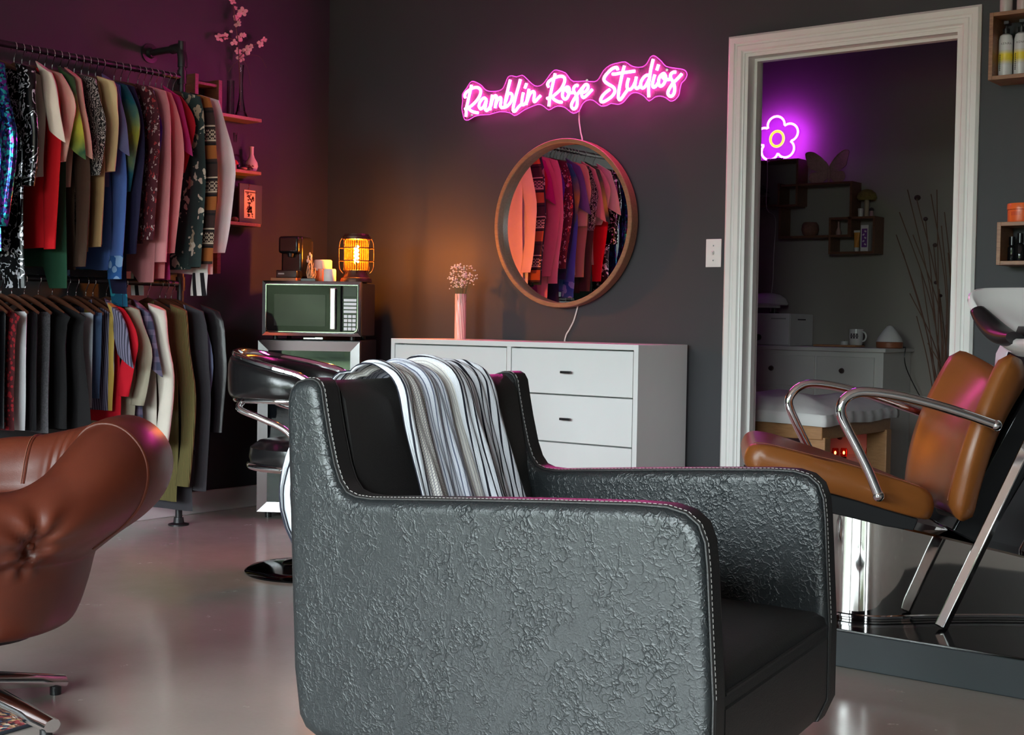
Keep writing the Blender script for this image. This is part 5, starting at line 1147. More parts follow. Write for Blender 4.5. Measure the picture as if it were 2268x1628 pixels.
# backrest: concave winged slab
cb, ct_ = WL(2092, 1128, 3.93), WL(2238, 832, 3.93)
def bkp(u, v, th):     # u across (0 near,1 far), v up
    a = cb.lerp(ct_, v); s_ = 2 * u - 1; bow = -0.03 * sin(pi * v)
    wing = -0.085 * s_ * s_ * (0.35 + 0.65 * v); half = (yf - yn) / 2 * (0.92 + 0.10 * sin(pi * min(1, v * 1.1)))
    z = a.z + 0.085 * v * v * (abs(s_) ** 1.6) - 0.03 * (abs(s_) ** 10) * (v > 0.5) * ((v - 0.5) / 0.5) ** 2
    ax = (ct_ - cb).normalized(); nr = Vector((-ax.z, 0, ax.x))     # forward-up normal (towards the sitter)
    return Vector((a.x + wing + bow, (yn + yf) / 2 + s_ * half, z)) + nr * th
NU_, NV_ = 22, 18; rs = []
for j in range(NV_ + 1):
    v = j / NV_; e = min(1, min(v, 1 - v) / 0.10); tk_ = 0.042 * (0.35 + 0.65 * sqrt(max(0, 1 - (1 - e) ** 2))); ring = []
    for i in range(NU_ + 1):
        u = i / NU_; ee = min(1, min(u, 1 - u) / 0.09); ring.append(bkp(u, v, tk_ * (0.15 + 0.85 * sqrt(max(0, 1 - (1 - ee) ** 2)))))
    for i in range(NU_, -1, -1):
        u = i / NU_; ee = min(1, min(u, 1 - u) / 0.09); ring.append(bkp(u, v, -tk_ * (0.15 + 0.85 * sqrt(max(0, 1 - (1 - ee) ** 2)))))
    rs.append(ring)
part('backrest', MB().rings(rs), M_TAN, wash, sharp=80)
for u in (0.10,): part('stitching', MB().tube([bkp(u, v, 0.0415) for v in [0.08 + 0.84 * k / 14 for k in range(15)]], 0.0014, 5), M_TANTHREAD, wash)
near_arm = [(1946, 1098), (1922, 1040), (1895, 985), (1872, 940), (1862, 912), (1868, 888), (1888, 873), (1920, 868), (1985, 876), (2060, 894), (2130, 915), (2206, 942)]
far_arm = [(1800, 1010), (1780, 972), (1760, 930), (1748, 900), (1749, 880), (1766, 860), (1795, 850), (1850, 856), (1930, 876), (2040, 914), (2090, 932)]
part('armrest', MB().tube(smooth_path([WL(x, y, 3.60) for x, y in near_arm], 4), 0.0135, 12), M_CHROME, wash)
part('armrest', MB().tube(smooth_path([WL(x, y, 4.25) for x, y in far_arm], 4), 0.0135, 12), M_CHROME, wash)
for x, y, d in ((1946, 1098, 3.60), (2206, 942, 3.60)): part('bolt', MB().cyl(WL(x, y, d), WL(x, y, d + 0.10), 0.013, n=14).ball(WL(x, y, d), 0.016, 14, 10), M_CHROME, wash)
# black dust cloth under the seat
sk = [(1700, 1062), (1800, 1085), (1900, 1110), (1975, 1133), (2035, 1150), (2024, 1176), (1960, 1166), (1880, 1146), (1800, 1128), (1720, 1112)]
mb = MB(); mb.prism([WL(x, y, 3.74) for x, y in sk], (0, 0.40, 0)); part('seat_skirt', mb, plain('black_cloth', (0.010, 0.010, 0.011), 0.9), wash, bevel=0.004)
# polished base shroud
bn = WL(1900, 1378, 3.80).y; bfar = bn + 0.34; bx0 = WL(1815, 1250, 3.85).x; bx1 = bx0 + 0.95; rad = 0.165
def plan(k, n_=14):
    pts = []
    for q in range(n_ + 1): a = -pi / 2 - pi / 2 * q / n_; pts.append((bx0 + rad + rad * cos(a), bn + rad + rad * sin(a)))
    for q in range(n_ + 1): a = pi - pi / 2 * q / n_; pts.append((bx0 + rad + rad * cos(a), bfar - rad + rad * sin(a)))
    pts += [(bx1, bfar), (bx1, bn)]
    m_ = 12; pts += [(bx1 + (bx0 + rad - bx1) * q / m_, bn + 0.05 * sin(pi * q / m_)) for q in range(1, m_)]
    return pts
pl_ = plan(0); zl = WL(1845, 1130, 3.8); zr = WL(2180, 1214, 3.78); sl_ = (zr.z - zl.z) / (zr.x - zl.x)
rs = [[Vector((x, y, 0.001)) for x, y in pl_], [Vector((x, y, 0.018)) for x, y in pl_], [Vector((x, y, zl.z + sl_ * (x - zl.x) - 0.006)) for x, y in pl_], [Vector((x + (0.002 if x < bx0 + rad else 0), y + 0.004 * (1 if y < bn + 0.1 else -1), zl.z + sl_ * (x - zl.x))) for x, y in pl_]]
shr = part('base_shroud', MB().rings(rs), plain('mirror_steel', (0.62, 0.60, 0.58), 0.045, 1.0, var=0.02), wash, sharp=30)
part('base_ring', MB().tube([Vector((x, y - 0.0, 0.012)) for x, y in pl_], 0.006, 6, closed=True), M_CHROME, shr)
sxm = WL(1918, 1250, 3.80).x; part('sheet_seam', MB().cyl((sxm, bn + 0.006, 0.02), (sxm, bn + 0.006, zl.z + sl_ * (sxm - zl.x) - 0.005), 0.0012, n=6), M_BLKPLA, shr)
# slanted prop, dark gloss fascia, basin
a_, b_ = WL(2084, 1390, 3.72), WL(2330, 880, 3.72)
part('prop', MB().tube([a_, b_], 0.021, 4, up=(0, 1, 0)), plain('prop_chrome', (0.9, 0.9, 0.9), 0.12, 1.0), wash, sharp=20, bevel=0.004)
fa = [(2108, 1176), (2180, 1214), (2330, 960), (2330, 720), (2268, 880)]
part('fascia', MB().prism([WL(x, y, 3.86) for x, y in fa], (0, 0.26, 0)), plain('dark_gloss_panel', (0.014, 0.014, 0.015), 0.05, 0.3), wash, bevel=0.006)
zr_ = WL(2200, 630, 3.95).z; rcx, rcy = 1.675 - 1.10, 0.0; ra_, rb2 = 0.36, 0.34
def sgp(v, e): return math.copysign(abs(v) ** e, v)
def rimpt(k, n_, lift=0.0, sc=1.0):
    a = 2 * pi * k / n_; x = rcx + ra_ * sgp(cos(a), 0.62) * sc; y = rcy + rb2 * sgp(sin(a), 0.7) * sc
    neck = math.exp(-(abs(a - pi) / 0.68) ** 3); z = zr_ - 0.150 * neck - 0.01 * max(0, -cos(a)) + lift
    return Vector((x + 0.15 * neck, y, z))
nn = 96; rs = []
bot_ = Vector((rcx + 0.20, rcy, zr_ - 0.36))
for f_ in (0.0, 0.25, 0.5, 0.75, 0.93):
    row = []
    for k in range(nn):
        p = rimpt(k, nn); c_ = bot_ + Vector((0.06 * cos(2 * pi * k / nn), 0.06 * sin(2 * pi * k / nn), 0)); q = c_.lerp(p, f_); q.z = bot_.z + (p.z - 0.03 - bot_.z) * f_ ** 1.15; row.append(q)
    rs.append(row)
rs += [[rimpt(k, nn, -0.014, 1.006) for k in range(nn)], [rimpt(k, nn, -0.003, 1.0) for k in range(nn)], [rimpt(k, nn, 0.003, 0.975) for k in range(nn)], [rimpt(k, nn, -0.003, 0.955) for k in range(nn)], [rimpt(k, nn, -0.03, 0.93) for k in range(nn)]]
for f_ in (0.75, 0.45, 0.15):
    rs.append([Vector((bot_.x, bot_.y, bot_.z + 0.03)).lerp(rimpt(k, nn, -0.03, 0.93), f_) for k in range(nn)])
bas = part('basin', MB().rings(rs), plain('white_porcelain', (0.80, 0.80, 0.79), 0.10, coat=0.5, var=0.02), wash, sharp=70, label='glossy white porcelain basin')
pp = [rimpt(nn / 2 + d_, nn, 0.004, 0.985) for d_ in [-9.6 + 9.4 * k / 20 for k in range(21)]]
part('neck_rest', MB().tube(pp, [0.010 + 0.020 * sin(pi * (0.08 + 0.84 * k / 20)) ** 0.6 for k in range(21)], 14, flat=1.5, up=(0, 0, 1)), plain('black_gel', (0.012, 0.012, 0.013), 0.4), bas, sharp=80)
part('basin_pedestal', MB().tube([Vector((0.50, 0.06, 0.10)), Vector((0.60, 0.04, 0.40)), Vector((bot_.x - 0.03, 0.0, bot_.z - 0.02)), Vector((bot_.x, 0.0, bot_.z + 0.02))], [0.10, 0.07, 0.055, 0.075], 20), M_BLKGLOSS, wash, sharp=60)
# white towel tucked between backrest and basin
tp = [(2224, 838), (2230, 782), (2241, 760), (2252, 758), (2268, 778), (2282, 815), (2284, 852)]
solo('hand_towel', MB().prism([atd(x, y, 4.13) for x, y in tp], FW * 0.10), plain('white_terry', (0.80, 0.80, 0.85), 0.95, bump=0.8, bscale=240), 'white terry towel tucked under the basin behind the caramel backrest', 'towel', bevel=0.012, seg=3)

# ------------------------------------------------------------------ treatment room seen through the doorway
W2 = ROOM2_Y; S2 = 0.13
def r2(px, py, d=0.0): return ony(px, py, W2 - d)
sh2 = thing('display_shelf', 'interlocking dark wooden box shelves on the treatment room wall', 'shelf', (r2(1780, 560).x, W2 - 0.002, r2(1780, 560).z))
tb_ = 0.013
def bd(name, x0, x1, z0, z1): part(name, MB().bb((x0, W2 - S2, z0), (x1, W2 - 0.001, z1)), M_REDWOOD, sh2, world=True, bevel=0.001)
def rect(px0, py0, px1, py1, sides='lrtb'):
    pm = ((px0 + px1) / 2); x0 = r2(px0, (py0 + py1) / 2, S2).x; x1 = r2(px1, (py0 + py1) / 2, S2).x; z1 = r2(pm, py0, S2).z; z0 = r2(pm, py1, S2).z
    if 'l' in sides: bd('side_board', x0, x0 + tb_, z0, z1)
    if 'r' in sides: bd('side_board', x1 - tb_, x1, z0, z1)
    if 't' in sides: bd('shelf_board', x0 + tb_, x1 - tb_, z1 - tb_, z1)
    if 'b' in sides: bd('shelf_board', x0 + tb_, x1 - tb_, z0, z0 + tb_)
    return x0, x1, z0, z1
A = rect(1600, 356, 1767, 458, 'lrt'); Bx = rect(1600, 356, 1722, 460, 'b'); B = rect(1722, 405, 1767, 458, 'lb')
Cc = rect(1724, 405, 1886, 527, 'tr'); C2 = rect(1724, 458, 1838, 527, 'lb'); D = rect(1835, 480, 1937, 562, 'lrtb'); Dm = rect(1835, 480, 1882, 525, 'rb')
yc = W2 - S2 * 0.55
def x2(px, py=400, y=yc): return ony(px, py, y).x
# neon flower
fz = A[3]; fr_ = 0.128; fx = x2(1723, 307, yc); fzc = ony(1723, 308, yc).z
flo = thing('neon_flower', 'glowing magenta neon daisy light with a yellow centre', 'neon light', (fx, yc, fz))
pet = []
for k in range(100):
    a = 2 * pi * k / 100; r_ = fr_ * (0.60 + 0.42 * abs(cos(2.5 * (a - radians(95)))) ** 0.6)
    pet.append(Vector((fx + r_ * cos(a) * 1.06, yc - 0.012, fzc + r_ * sin(a))))
part('petal_tube', MB().tube(pet, 0.0068, 8, closed=True), emit('magenta_neon', (0.62, 0.035, 0.95), 34.0), flo, world=True)
part('centre_ring', MB().tube([Vector((fx + 0.042 * cos(a), yc - 0.012, fzc + 0.044 * sin(a))) for a in [2 * pi * k / 32 for k in range(32)]], 0.0078, 8, closed=True), emit('yellow_neon', (1.0, 0.70, 0.05), 2.2), flo, world=True)
part('backing', MB().prism([Vector((fx + (p.x - fx) * 1.08, yc + 0.0, max(fz + 0.001, fzc + (p.z - fzc) * 1.08))) for p in pet], (0, 0.004, 0)), clear('flower_acrylic', (0.95, 0.8, 1.0), 0.001), flo, world=True)
part('foot', MB().bb((fx - 0.05, yc - 0.03, fz + 0.0005), (fx + 0.05, yc + 0.03, fz + 0.012)), M_BLKPLA, flo, world=True)
yfr = W2 - S2 - 0.008; zbx = Bx[2]
cbl = smooth_path([Vector((fx - 0.03, yc - 0.028, fz + 0.008)), Vector((fx - 0.03, yfr + 0.012, fz + 0.012)), Vector((fx - 0.03, yfr - 0.004, fz + 0.002)), Vector((fx - 0.03, yfr, fz - 0.02)), Vector((fx - 0.028, yfr, fz - 0.12)), Vector((fx - 0.028, yfr, zbx - 0.01)), Vector((fx - 0.03, W2 - 0.02, zbx - 0.06)), r2(1714, 560, 0.006), r2(1712, 620, 0.006), r2(1708, 660, 0.006), Vector((r2(1706, 720).x, W2 - 0.006, 0.86))], 4)
part('cable', MB().tube(cbl, 0.0025, 5), M_WIRE, flo, world=True)
# butterfly
bz = Cc[3]; bx = x2(1838, 372); bs = 0.0027
but = thing('butterfly_ornament', 'pale woven butterfly ornament perched on the box shelf', 'ornament', (bx, yc, bz)); M_WEAVE = plain('pale_weave', (0.42, 0.24, 0.22), 0.8, var=0.3, nscale=80, bump=0.5, bscale=220)
lobes = {'upper_wing': [(0, 0), (-14, 22), (-34, 36), (-48, 34), (-45, 18), (-40, 4), (-20, -4)], 'lower_wing': [(0, -2), (-20, -6), (-36, -8), (-40, -20), (-30, -28), (-12, -26), (-2, -14)]}
for s_ in (-1, 1):
    for nm, L in lobes.items():
        pts = smooth_path([Vector((bx + s_ * -x * bs, yc - 0.01 - abs(x) * bs * 0.25, bz + (29 + y) * bs)) for x, y in L], 4, closed=True)
        wg = part(nm, MB().prism(pts if s_ > 0 else list(reversed(pts)), (0, 0.006, 0)), M_WEAVE, but, world=True); part('wing_rim', MB().tube(pts, 0.0035, 6, closed=True), M_WEAVE, wg, world=True)
part('body', MB().tube([Vector((bx, yc - 0.012, bz + z)) for z in (0.001, 0.02, 0.06, 0.085, 0.095)], [0.005, 0.009, 0.011, 0.009, 0.004], 10), M_WEAVE, but, world=True)
part('antenna', MB().tube([Vector((bx, yc - 0.012, bz + 0.092)), Vector((bx + 0.02, yc - 0.015, bz + 0.125))], 0.0016, 5).tube([Vector((bx, yc - 0.012, bz + 0.092)), Vector((bx - 0.02, yc - 0.015, bz + 0.125))], 0.0016, 5), M_WEAVE, but, world=True)
# small things on the box shelves
def put(px, z, y=yc): return Vector((x2(px, 480, y), y, z))
p = put(1688, Bx[2] + tb_ + 0.0005); fp = thing('potted_plant', 'dark leafy pot plant in the top box under the neon flower', 'plant', p)
part('pot', MB().lathe([(0.03, 0), (0.042, 0.05), (0.038, 0.05)], n=20), plain('plum_pot', (0.12, 0.03, 0.04), 0.5), fp)
lf = MB()
for k in range(18):
    a = RB.uniform(0, 2 * pi); h_ = RB.uniform(0.05, 0.10); lf.ball((0.03 * cos(a) * RB.random(), 0.03 * sin(a) * RB.random(), 0.03 + h_ * 0.8), (0.024, 0.012, 0.006), 8, 5, R=Matrix.Rotation(a, 3, 'Z') @ Matrix.Rotation(RB.uniform(-0.9, 0.9), 3, 'Y'))
part('foliage', lf, plain('dark_leaf', (0.08, 0.05, 0.06), 0.6), fp)['kind'] = 'stuff'
p = put(1795, C2[2] + tb_ + 0.0005)
solo('woven_pot', MB().lathe([(0.028, 0), (0.042, 0.012), (0.050, 0.036), (0.047, 0.062), (0.036, 0.078), (0.030, 0.078), (0.036, 0.055)], p, 28), plain('rattan', (0.20, 0.09, 0.06), 0.8, var=0.4, nscale=60, bump=0.6, bscale=90), 'round woven pot sitting in the large open box', 'pot')
p = put(1919, D[3] + 0.0005); tpi = thing('topiary_ornament', 'small mushroom shaped topiary ornament with olive moss cap', 'ornament', p)
part('stem', MB().lathe([(0.014, 0), (0.012, 0.02), (0.013, 0.085), (0.012, 0.10)], n=16), plain('cream_stem', (0.50, 0.38, 0.28), 0.8), tpi)
part('moss_cap', MB().lathe([(0.01, 0.096), (0.046, 0.092), (0.056, 0.108), (0.048, 0.132), (0.026, 0.150), (0.004, 0.155)], n=24), plain('olive_moss', (0.22, 0.17, 0.045), 0.9, var=0.4, nscale=60, bump=1.0, bscale=120), tpi)
p = put(1906, D[3] + 0.0005, yc - 0.035); j_ = thing('small_jar', 'little white jar with a pale lid beside the topiary', 'jar', p)
part('jar', MB().lathe([(0.013, 0), (0.014, 0.003), (0.014, 0.03)], n=16), plain('white_jar', (0.68, 0.66, 0.64), 0.4), j_); part('lid', MB().lathe([(0.015, 0.03), (0.015, 0.045), (0.01, 0.046)], n=16), M_BASE, j_)
p = put(1930, D[3] + 0.0005, yc - 0.035); j_ = thing('small_figurine', 'tiny dark capped figurine on the shelf edge by the topiary', 'figurine', p)
part('body', MB().lathe([(0.012, 0), (0.010, 0.02), (0.007, 0.032)], n=14), plain('pink_figure', (0.5, 0.3, 0.3), 0.6), j_); part('cap', MB().lathe([(0.014, 0.030), (0.012, 0.042), (0.003, 0.048)], n=14), plain('dark_cap', (0.06, 0.04, 0.04), 0.6), j_)
p = put(1858, Dm[2] + tb_ + 0.0005)
solo('glass_bottle', MB().lathe([(0.015, 0), (0.016, 0.02), (0.006, 0.045), (0.005, 0.075), (0.006, 0.078)], p, 16), plain('rose_bottle', (0.45, 0.25, 0.24), 0.25), 'slim rose coloured bottle in the small shelf cell', 'bottle')
p = put(1899, D[2] + tb_ + 0.0005, W2 - S2 + 0.026); tu = thing('cream_tube', 'amber cosmetic tube standing on its white cap', 'tube', p)
rs = [[Vector((0.017 * (0.75 + 0.3 * f) * cos(2 * pi * k / 20), 0.020 * (1 - 0.92 * f) * sin(2 * pi * k / 20), 0.022 + 0.085 * f)) for k in range(20)] for f in (0, 0.3, 0.7, 1.0)]
part('tube_body', MB().rings(rs), plain('amber_tube', (0.62, 0.27, 0.05), 0.4), tu); part('cap', MB().lathe([(0.012, 0), (0.0135, 0.022)], n=18), M_BASE, tu); part('crimp', MB().bb((-0.018, -0.002, 0.106), (0.018, 0.002, 0.118)), M_BASE, tu)
p = put(1919, D[2] + tb_ + 0.0005, W2 - S2 + 0.03); cb_ = thing('product_box', 'upright white and purple product carton in the lower shelf box', 'carton', p)
part('carton', MB().bb((-0.022, -0.02, 0), (0.022, 0.02, 0.145)), plain('white_card', (0.72, 0.71, 0.70), 0.5), cb_); part('purple_panel', MB().bb((-0.016, -0.0212, 0.022), (0.016, -0.0195, 0.125)), plain('purple_print', (0.18, 0.05, 0.28), 0.4), cb_)
mb = MB()
for k in range(5): mb.box(((-1) ** k * 0.005, -0.0216, 0.038 + k * 0.018), (0.012, 0.001, 0.008), ry=0.5 * (-1) ** k)
part('lettering', mb, plain('pale_print', (0.7, 0.6, 0.7), 0.4), cb_)
# white chest of drawers
D2 = 0.40; DY2 = W2 - D2; cx1 = ony(1955, 780, DY2).x; cx0 = cx1 - 1.15; cz = ony(1800, 768, DY2).z
ch2 = thing('chest_of_drawers', 'white wooden chest of drawers with dark round knobs behind the massage table', 'dresser', ((cx0 + cx1) / 2, W2 - 0.2, 0))
M_PW = plain('aged_white_paint', (0.68, 0.67, 0.64), 0.45, var=0.04)
part('carcass', MB().bb((cx0, DY2 + 0.012, 0.04), (cx1, W2 - 0.005, cz - 0.022)), M_PW, ch2, world=True, bevel=0.002)
part('top', MB().bb((cx0 - 0.02, DY2 - 0.012, cz - 0.022), (cx1 + 0.02, W2 - 0.002, cz)), M_PW, ch2, world=True, bevel=0.004)
xs_ = [cx0 + 0.04, (cx0 + cx1) / 2 + 0.0, cx1 - 0.04]; xs_[1] = ony(1806, 790, DY2).x
for i in range(2):
    for k in range(4):
        z1 = cz - 0.05 - k * 0.18; d_ = part('drawer', MB().bb((xs_[i] + 0.008, DY2, z1 - 0.168), (xs_[i + 1] - 0.008, DY2 + 0.014, z1)), M_PW, ch2, world=True, bevel=0.003)
        kx = ony((1711, 1867)[i], 811, DY2).x; part('knob', MB().tube([(kx, DY2, z1 - 0.075), (kx, DY2 - 0.012, z1 - 0.075), (kx, DY2 - 0.016, z1 - 0.075), (kx, DY2 - 0.028, z1 - 0.075)], [0.006, 0.006, 0.015, 0.012], 14), plain('dark_knob', (0.06, 0.04, 0.035), 0.4), d_, world=True)
for x in (cx0 + 0.03, cx1 - 0.03): part('leg', MB().bb((x - 0.025, DY2 + 0.02, 0), (x + 0.025, DY2 + 0.07, 0.041)), M_PW, ch2, world=True)
CT2 = cz + 0.0005; yt = W2 - 0.22
def on2(px, y=yt): return Vector((ony(px, 765, y).x, y, CT2))
# towel warmer cabinet and lamp
bx0_, bx1_ = ony(1640, 740, DY2 + 0.06).x, ony(1747, 740, DY2 + 0.06).x; bh = ony(1700, 694, DY2 + 0.06).z - CT2
tw_ = thing('towel_warmer', 'white boxy towel warmer cabinet on the chest of drawers', 'towel warmer', ((bx0_ + bx1_) / 2, yt, CT2))
M_AP = plain('appliance_white', (0.70, 0.70, 0.69), 0.4)
part('cabinet', MB().bb((bx0_, DY2 + 0.075, CT2), (bx1_, W2 - 0.03, CT2 + bh)), M_AP, tw_, world=True, bevel=0.004)
part('door', MB().bb((bx0_, DY2 + 0.06, CT2 + 0.004), (bx1_, DY2 + 0.074, CT2 + bh)), M_AP, tw_, world=True, bevel=0.003)
part('vent', MB().bb((bx1_ - 0.0005, DY2 + 0.17, CT2 + bh * 0.80), (bx1_ + 0.0012, DY2 + 0.27, CT2 + bh * 0.84)), M_BLKPLA, tw_, world=True)
part('name_plate', MB().bb((bx1_ - 0.11, DY2 + 0.058, CT2 + bh * 0.82), (bx1_ - 0.02, DY2 + 0.061, CT2 + bh * 0.86)), plain('plate_grey', (0.36, 0.36, 0.36), 0.5), tw_, world=True)
kx = ony(1669, 745, DY2).x; part('knob', MB().cyl((kx, DY2 + 0.062, CT2 + 0.045), (kx, DY2 + 0.045, CT2 + 0.045), 0.018, n=18), M_BLKGLOSS, tw_, world=True)
lx_, ly_ = ony(1700, 670, yt).x, yt; lzb = CT2 + bh + 0.0008
ml = thing('magnifier_lamp', 'white domed magnifier lamp standing on the towel warmer', 'lamp', (lx_, ly_, lzb))
part('stand', MB().cyl((0.045, 0, 0), (0.045, 0, 0.008), 0.03, n=20).cyl((0.045, 0, 0.008), (0.045, 0, 0.04), 0.012, n=14), M_BLKPLA, ml)
part('shade', MB().lathe([(0.118, 0.048), (0.122, 0.056), (0.108, 0.085), (0.075, 0.108), (0.03, 0.118)], (-0.005, 0, 0), 36), M_AP, ml)
part('lens_ring', MB().lathe([(0.085, 0.030), (0.10, 0.032), (0.10, 0.050), (0.085, 0.050)], (-0.03, 0, 0), 32), plain('lens_white', (0.68, 0.68, 0.67), 0.15), ml)
# tray, tealight, mug, diffuser
p = on2(1858); solo('wooden_tray', MB().box((p.x, p.y, CT2 + 0.006), (0.25, 0.13, 0.011)), m_wood('tray_wood', (0.42, 0.20, 0.09), (0.55, 0.30, 0.15)), 'small wooden tray on the chest of drawers', 'tray', bevel=0.004)
p = on2(1870); p.z = CT2 + 0.0118; tl = thing('tealight', 'white tealight candle on the wooden tray', 'candle', p); part('cup', MB().lathe([(0.022, 0), (0.022, 0.020), (0.018, 0.018)], n=20), M_AP, tl); part('wick', MB().cyl((0, 0, 0.017), (0, 0, 0.026), 0.0012, n=6), M_BLKPLA, tl)
p = on2(1906, yt + 0.0); p.z = CT2 + 0.0118; p.x = min(p.x, on2(1858).x + 0.10)
mg = thing('mug', 'white mug with a black flower pattern on the wooden tray', 'mug', p)
part('cup', MB().lathe([(0.030, 0), (0.034, 0.004), (0.038, 0.045), (0.038, 0.088), (0.035, 0.088), (0.032, 0.01)], n=28), plain('mug_white', (0.72, 0.71, 0.69), 0.25), mg)
part('handle', MB().tube([(0.036 + 0.022 * sin(a), 0, 0.048 + 0.026 * cos(a)) for a in [pi * k / 10 for k in range(11)]], 0.005, 8), plain('mug_white', (0.6, 0.6, 0.6)), mg)
mb = MB()
for k in range(3):
    a0 = -1.35 - 0.42 * k + 0.3
    for q in range(6): a = a0 + 0.10 * cos(q * pi / 3) * 1.0; z = 0.050 + 0.011 * sin(q * pi / 3); mb.ball((0.0382 * cos(a), 0.0382 * sin(a), z), (0.004, 0.004, 0.0045), 6, 4)
part('flower_pattern', mb, plain('black_glaze', (0.03, 0.02, 0.025), 0.3), mg)
p = on2(1970); df = thing('aroma_diffuser', 'white teardrop aroma diffuser with a wooden base', 'diffuser', p)
part('base', MB().lathe([(0.066, 0), (0.070, 0.004), (0.072, 0.030), (0.068, 0.034)], n=32), m_wood('diffuser_wood', (0.26, 0.08, 0.035), (0.36, 0.13, 0.06)), df)
part('cone', MB().lathe([(0.070, 0.034), (0.064, 0.052), (0.040, 0.090), (0.016, 0.118), (0.006, 0.122)], n=32), plain('diffuser_white', (0.72, 0.71, 0.69), 0.5), df)
part('power_cord', MB().tube(smooth_path([(0.02, 0.05, 0.004), (0.06, 0.06, 0.004), (cx1 + 0.03 - p.x, 0.06, 0.0), (cx1 + 0.03 - p.x, 0.05, -0.06), (cx1 + 0.035 - p.x, 0.10, -0.14), (cx1 + 0.10 - p.x, 0.16, -0.30)], 4), 0.003, 5), M_BLKPLA, df)
# massage table
tc = onz(1827, 907, 0.575); TX1, TY0 = tc.x, tc.y; TX0 = TX1 - 1.75; TY1 = TY0 + 0.80
mt = thing('massage_table', 'wooden massage table under a rumpled white sheet', 'massage table', ((TX0 + TX1) / 2, (TY0 + TY1) / 2, 0))
def sheet(u, v):
    x = TX0 + (TX1 - TX0) * u; y = TY0 + (TY1 - TY0) * v
    e = min(1, min(u, 1 - u) * 9) * min(1, min(v, 1 - v) * 6); return Vector((x, y, 0.548 + 0.055 * e ** 0.5 + 0.010 * sin(u * 17 + 3 * v) * e + 0.006 * sin(u * 41 + v * 13) * e + 0.03 * e * math.exp(-((u - 0.93) / 0.08) ** 2)))
M_SHEET = plain('white_sheet', (0.72, 0.71, 0.70), 0.85, bump=0.3, bscale=30)
sh_ = MB().grid(sheet, 60, 30); part('mattress_sheet', sh_, M_SHEET, mt, world=True, sharp=180)
skirt = []
n_ = 100; per = [(TX0 + (TX1 - TX0) * k / 60, TY0) for k in range(60)] + [(TX1, TY0 + (TY1 - TY0) * k / 30) for k in range(30)] + [(TX1 - (TX1 - TX0) * k / 60, TY1) for k in range(60)] + [(TX0, TY1 - (TY1 - TY0) * k / 30) for k in range(30)]
cx_, cy_ = (TX0 + TX1) / 2, (TY0 + TY1) / 2
rs = []
for z, o_ in ((0.553, 0.0), (0.535, 0.008), (0.515, 0.009), (0.502, 0.005)):
    rs.append([Vector((x + math.copysign(o_, x - cx_) + 0.003 * sin(y * 60 + x * 40), y + math.copysign(o_, y - cy_) + 0.003 * sin(x * 55), z + 0.004 * sin(x * 9 + y * 14))) for x, y in per])
part('sheet_skirt', MB().rings(rs, cap=False), M_SHEET, mt, world=True, sharp=180)
part('frame', MB().bb((TX0 + 0.02, TY0 + 0.02, 0.44), (TX1 - 0.02, TY1 - 0.02, 0.545)), M_TABLEWOOD, mt, world=True, bevel=0.004)
for x in (TX0 + 0.06, TX1 - 0.06):
    for y in (TY0 + 0.06, TY1 - 0.06): part('leg', MB().bb((x - 0.05, y - 0.03, 0), (x + 0.05, y + 0.03, 0.45)), M_TABLEWOOD, mt, world=True, bevel=0.004)
part('brace', MB().tube([(TX1 - 0.10, TY0 + 0.08, 0.44), (TX1 - 0.55, TY0 + 0.08, 0.12)], 0.012, 8), M_TABLEWOOD, mt, world=True)
part('brace', MB().tube([(TX1 - 0.06, TY0 + 0.10, 0.40), (TX1 - 0.06, TY1 - 0.10, 0.20)], 0.004, 6), M_BLKPLA, mt, world=True)
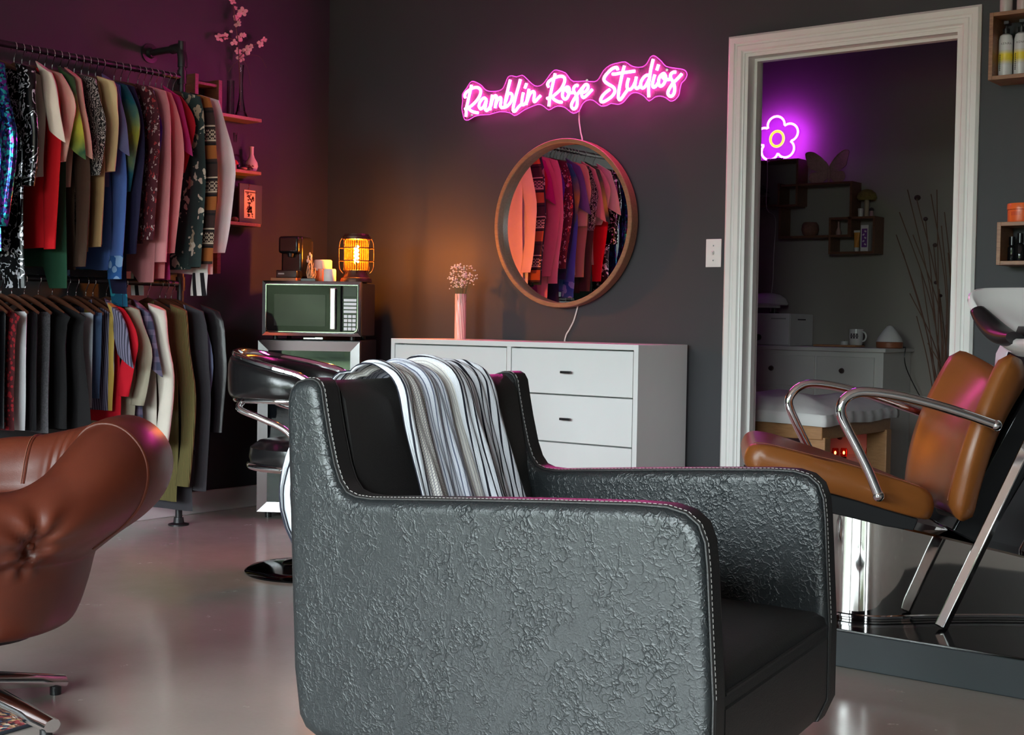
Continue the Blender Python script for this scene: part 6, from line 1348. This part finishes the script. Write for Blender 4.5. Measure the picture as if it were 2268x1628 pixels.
# red tealight lanterns low by the wall
for k, px in enumerate((1850, 1869, 1925, 1962)):
    q = ony(px, 1003, DY2 - 0.09); q.z = 0.0
    ln = thing('tealight_lantern', 'small red glass tealight lantern glowing on the treatment room floor', 'lantern', (q.x, q.y, 0.0005), 0, 'red tealight lanterns on the floor')
    zc = ony(px, 1003, DY2 - 0.09).z
    part('post', MB().cyl((0, 0, 0), (0, 0, max(0.02, zc - 0.02)), 0.014, n=12), M_BLKPLA, ln); part('glass', MB().lathe([(0.016, zc - 0.02), (0.02, zc), (0.016, zc + 0.025)], n=14, cap=False), clear('red_glass', (0.9, 0.25, 0.2), 0.1), ln)
    part('flame', MB().ball((0, 0, zc), (0.006, 0.006, 0.009), 8, 6), emit('tea_flame', (1.0, 0.35, 0.12), 22.0), ln)
# dried branches in a floor vase
db = ony(2088, 900, W2 - 0.28); dbx, dby = db.x, db.y
dv = thing('dried_branches', 'tall bunch of dried branches with dark seed pods in a floor vase', 'dried branches', (dbx, dby, 0))
part('vase', MB().lathe([(0.09, 0), (0.11, 0.02), (0.12, 0.2), (0.08, 0.42), (0.06, 0.5), (0.055, 0.5), (0.07, 0.4)], n=28), plain('dark_vase', (0.05, 0.03, 0.03), 0.4), dv)
M_BR = plain('dry_branch', (0.15, 0.075, 0.05), 0.8)
ends = [(1992, 470), (2000, 560), (2010, 420), (2022, 520), (2030, 440), (2040, 600), (2050, 488), (2062, 430), (2068, 545), (2075, 420), (2080, 640), (2092, 470), (2100, 560), (2108, 680), (2118, 620), (2030, 700), (2015, 650), (2125, 720), (1985, 520), (2085, 500), (2055, 760), (2095, 720)]
for k, (ex_, ey_) in enumerate(ends):
    e_ = ony(ex_, ey_, dby + RB.uniform(-0.15, 0.10)); b0 = Vector((dbx + RB.uniform(-0.03, 0.03), dby + RB.uniform(-0.03, 0.03), 0.44)); md = b0.lerp(e_, 0.5) + Vector((RB.gauss(0.03, 0.02), 0, 0.03))
    part('branch', MB().tube(smooth_path([b0, md, e_], 5), 0.0028, 5), M_BR, dv, world=True)
for px, py, r_ in ((2032, 438, 0.015), (2050, 485, 0.011), (2071, 543, 0.011), (2073, 626, 0.010), (2083, 655, 0.009)):
    part('seed_pod', MB().ball(ony(px, py, dby), (r_ * 1.2, r_, r_), 10, 7), plain('pod_dark', (0.05, 0.02, 0.02), 0.8), dv, world=True)
